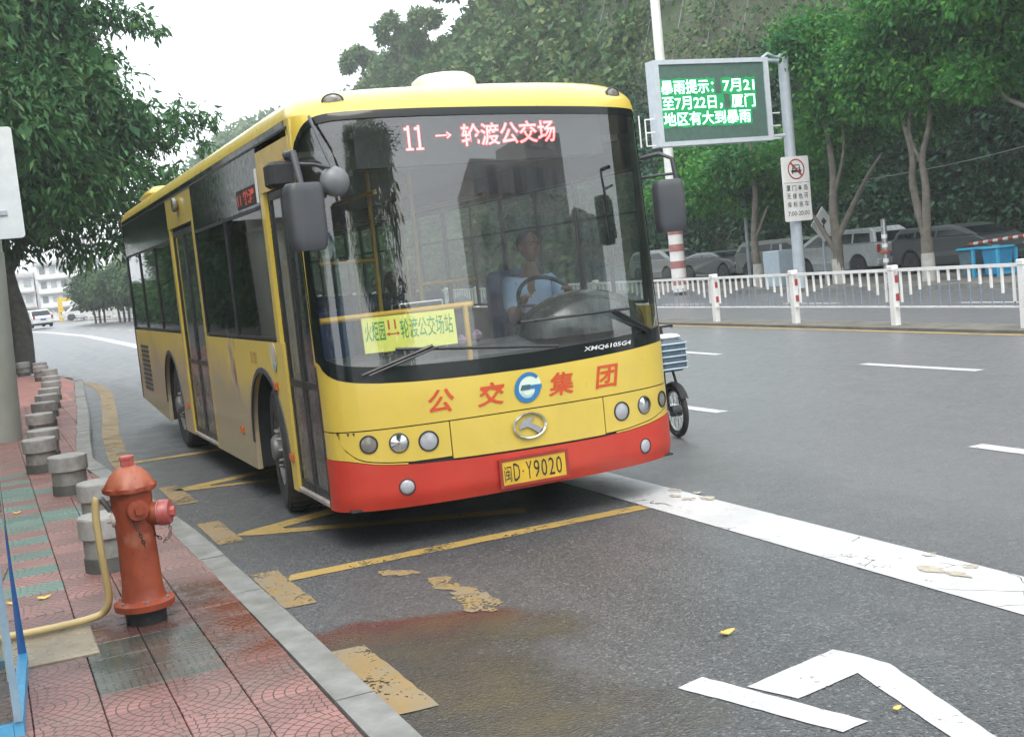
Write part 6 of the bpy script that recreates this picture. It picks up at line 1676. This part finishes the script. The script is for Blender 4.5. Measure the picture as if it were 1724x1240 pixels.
# ================================================================== DISTANT BUILDINGS AND CARS
wh = pm('white_facade', (.82, .82, .82), .7, .03, .5); dkw = pm('dark_window', (.22, .25, .27), .2, .05)
def building(x0, x1, y0, y1, h, label, floors, bays, slab=True, z0=0):
    b = empty('office_building', ((x0 + x1) / 2, y0, 0), label, 'building')
    q = MB(); q.box(x0, x1, y0, y1, z0, h); q.build('wall', wh, b)
    fh = (h - z0) / floors
    for f in range(floors):
        if slab: q = MB(); q.box(x0 - .25, x1 + .25, y0 - .5, y0 - .005, z0 + f * fh + fh * .86, z0 + f * fh + fh * .97); q.build('floor_slab', pm('grey_slab', (.45, .45, .45), .7), b)
        for k in range(bays):
            bw = (x1 - x0) / bays; a = x0 + k * bw + bw * .22; c = x0 + (k + 1) * bw - bw * .22
            q = MB(); q.box(a, c, y0 - .06, y0 - .002, z0 + f * fh + fh * .28, z0 + f * fh + fh * .72); w = q.build('window', dkw if k % 3 != 1 else pm('pale_window', (.45, .5, .52), .2), b)
    q = MB(); q.box(x0 - .1, x1 + .1, y0 - .1, y1, h, h + .35); q.build('roof', pm('pale_roof', (.55, .55, .55), .7), b)
    return b
building(5.4, 11.2, 150, 162, 7.0, 'white office block of low floors seen between tree trunk and clipped trees', 4, 5)
building(9.4, 14.5, 165, 175, 10.2, 'taller white tower with dark windows behind the clipped trees', 5, 3, False)
building(2.2, 5.2, 158, 170, 6.0, 'small grey and white building left of the office block', 3, 2)
building(-4.5, 1.6, 150, 160, 7.0, 'pale building glimpsed between the pole and the big tree trunk', 4, 4)
gt = empty('yellow_gateway', (7.5, 135, 0), 'low yellow gateway in front of the distant white offices', 'gateway')
q = MB(); q.box(6.4, 6.9, 135, 135.6, 0, 2.6); q.build('gate_post', pm('gate_yellow', (.70, .50, .05), .6), gt); q = MB(); q.box(6.9, 13.5, 135, 135.6, 2.2, 2.6); q.build('gate_beam', pm('gate_yellow', (.70, .50, .05), .6), gt)
wc = pm('white_car_paint', (.62, .63, .64), .3, .03, 3., coat=.3)
car('white car in the distance in front of the yellow gateway, left one', 8.0, 122, R(0), 4.3, 1.7, 1.45, wc, 'car', 'distant white cars')
car('white car in the distance near the clipped trees, right one', 11.4, 118, R(180), 4.3, 1.7, 1.45, wc, 'car', 'distant white cars')
car('white car glimpsed between the pole and the big tree trunk', 2.6, 100, R(100), 4.3, 1.7, 1.45, wc, 'car', 'distant white cars')

# ================================================================== behind the camera: what the windscreen mirrors
for i, (x0, x1, y0, h, fl, lb_) in enumerate(((20.5, 31, -52, 13.5, 5, 'concrete apartment tower mirrored in the windscreen, left one'), (31.1, 43, -54, 17, 6, 'concrete apartment tower mirrored in the windscreen, right one'), (43.2, 60, -50, 11, 4, 'lower apartment tower mirrored in the windscreen'))):
    b = empty('apartment_tower', ((x0 + x1) / 2, y0, 0), lb_, 'building')
    q = MB(); q.box(x0, x1, y0 - 12, y0, 0, h); q.build('wall', pm('grey_tower_wall', (.46, .45, .43), .8, .1, .3), b)
    for f in range(fl):
        for k in range(5):
            bw = (x1 - x0) / 5; q = MB(); q.box(x0 + k * bw + bw * .2, x0 + (k + 1) * bw - bw * .2, y0 + .002, y0 + .25, f * h / fl + .8, f * h / fl + 2.3); q.build('window', dkw if (f + k) % 2 else pm('pale_window', (.45, .5, .52), .2), b)
tb = empty('roadside_tree', (-3.8, -17, 0), 'dark roadside tree behind the photographer mirrored in the windscreen', 'tree')
q = MB(); limb(q, [(-3.8, -17, 0), (-3.6, -17, 3), (-3.8, -17, 6)], .3, .12, 10); q.build('trunk', M['bark'], tb, smooth=60)
V, F = leaves(clumps_about((-3.4, -17, 5.6), 3.6, 4, 4.0, 26, 1.2, 2.0, 140), 20000, .3, 141); npmesh('crown', V, F, M['leafA'], tb)
for i, (x, y, lb_) in enumerate(((-7.2, 1.5, 'dark roadside tree left of the picture mirrored in the bus windows, nearest one'), (-7.0, 9, 'dark roadside tree left of the picture mirrored in the bus windows, middle one'), (-6.8, 17, 'dark roadside tree left of the picture mirrored in the bus windows, third one'), (-6.9, 26, 'dark roadside tree left of the picture mirrored in the bus windows, fourth one'), (-7.6, 36, 'dark roadside tree left of the picture mirrored in the bus windows, fifth one'), (-9, 48, 'dark roadside tree left of the picture mirrored in the bus windows, sixth one'), (-10.5, 62, 'dark roadside tree left of the picture mirrored in the bus windows, seventh one'), (-13, 80, 'dark roadside tree left of the picture mirrored in the bus windows, farthest one'))):
    t = empty('roadside_tree', (x, y, SW), lb_, 'tree', 'roadside trees beyond the left edge')
    q = MB(); limb(q, [(x, y, 0), (x + .1, y, 2), (x, y, 5)], .28, .12, 10); q.build('trunk', M['bark'], t, smooth=60)
    V, F = leaves(clumps_about((x, y, 4.8), 2.4, 4.6, 3.8, 30, 1.2, 1.8, 150 + i), 14000, .42, 160 + i); npmesh('crown', V, F, M['leafA'], t)

hd_ = empty('added_hedge', (-9.5, 30, SW), 'long unseen hedge behind the left pavement, added to darken the bus window reflections', 'hedge')  # out-of-view hedge added so the side windows mirror something dark
V, F = leaves([(-9.5 + rnd.uniform(-.4, .4), -2 + i * .7, 1.2 + rnd.uniform(-.5, .9), 1.3) for i in range(190)], 34000, .40, 200); npmesh('foliage', V, F, M['leafA'], hd_)

# ================================================================== HAZE
hz = MB(); hz.box(-60, 170, -110, 300, -1.2, 44)
o = hz.build('haze', None); o.data.materials.clear()
hm = bpy.data.materials.new('haze_air'); hm.use_nodes = True; ht = hm.node_tree; ht.nodes.remove(ht.nodes['Principled BSDF'])
pv = ht.nodes.new('ShaderNodeVolumePrincipled'); pv.inputs['Density'].default_value = .0013; pv.inputs['Color'].default_value = (.93, .97, 1, 1); pv.inputs['Anisotropy'].default_value = .2
ht.links.new(pv.outputs[0], ht.nodes['Material Output'].inputs['Volume'])
o.data.materials.append(hm); o['kind'] = 'stuff'
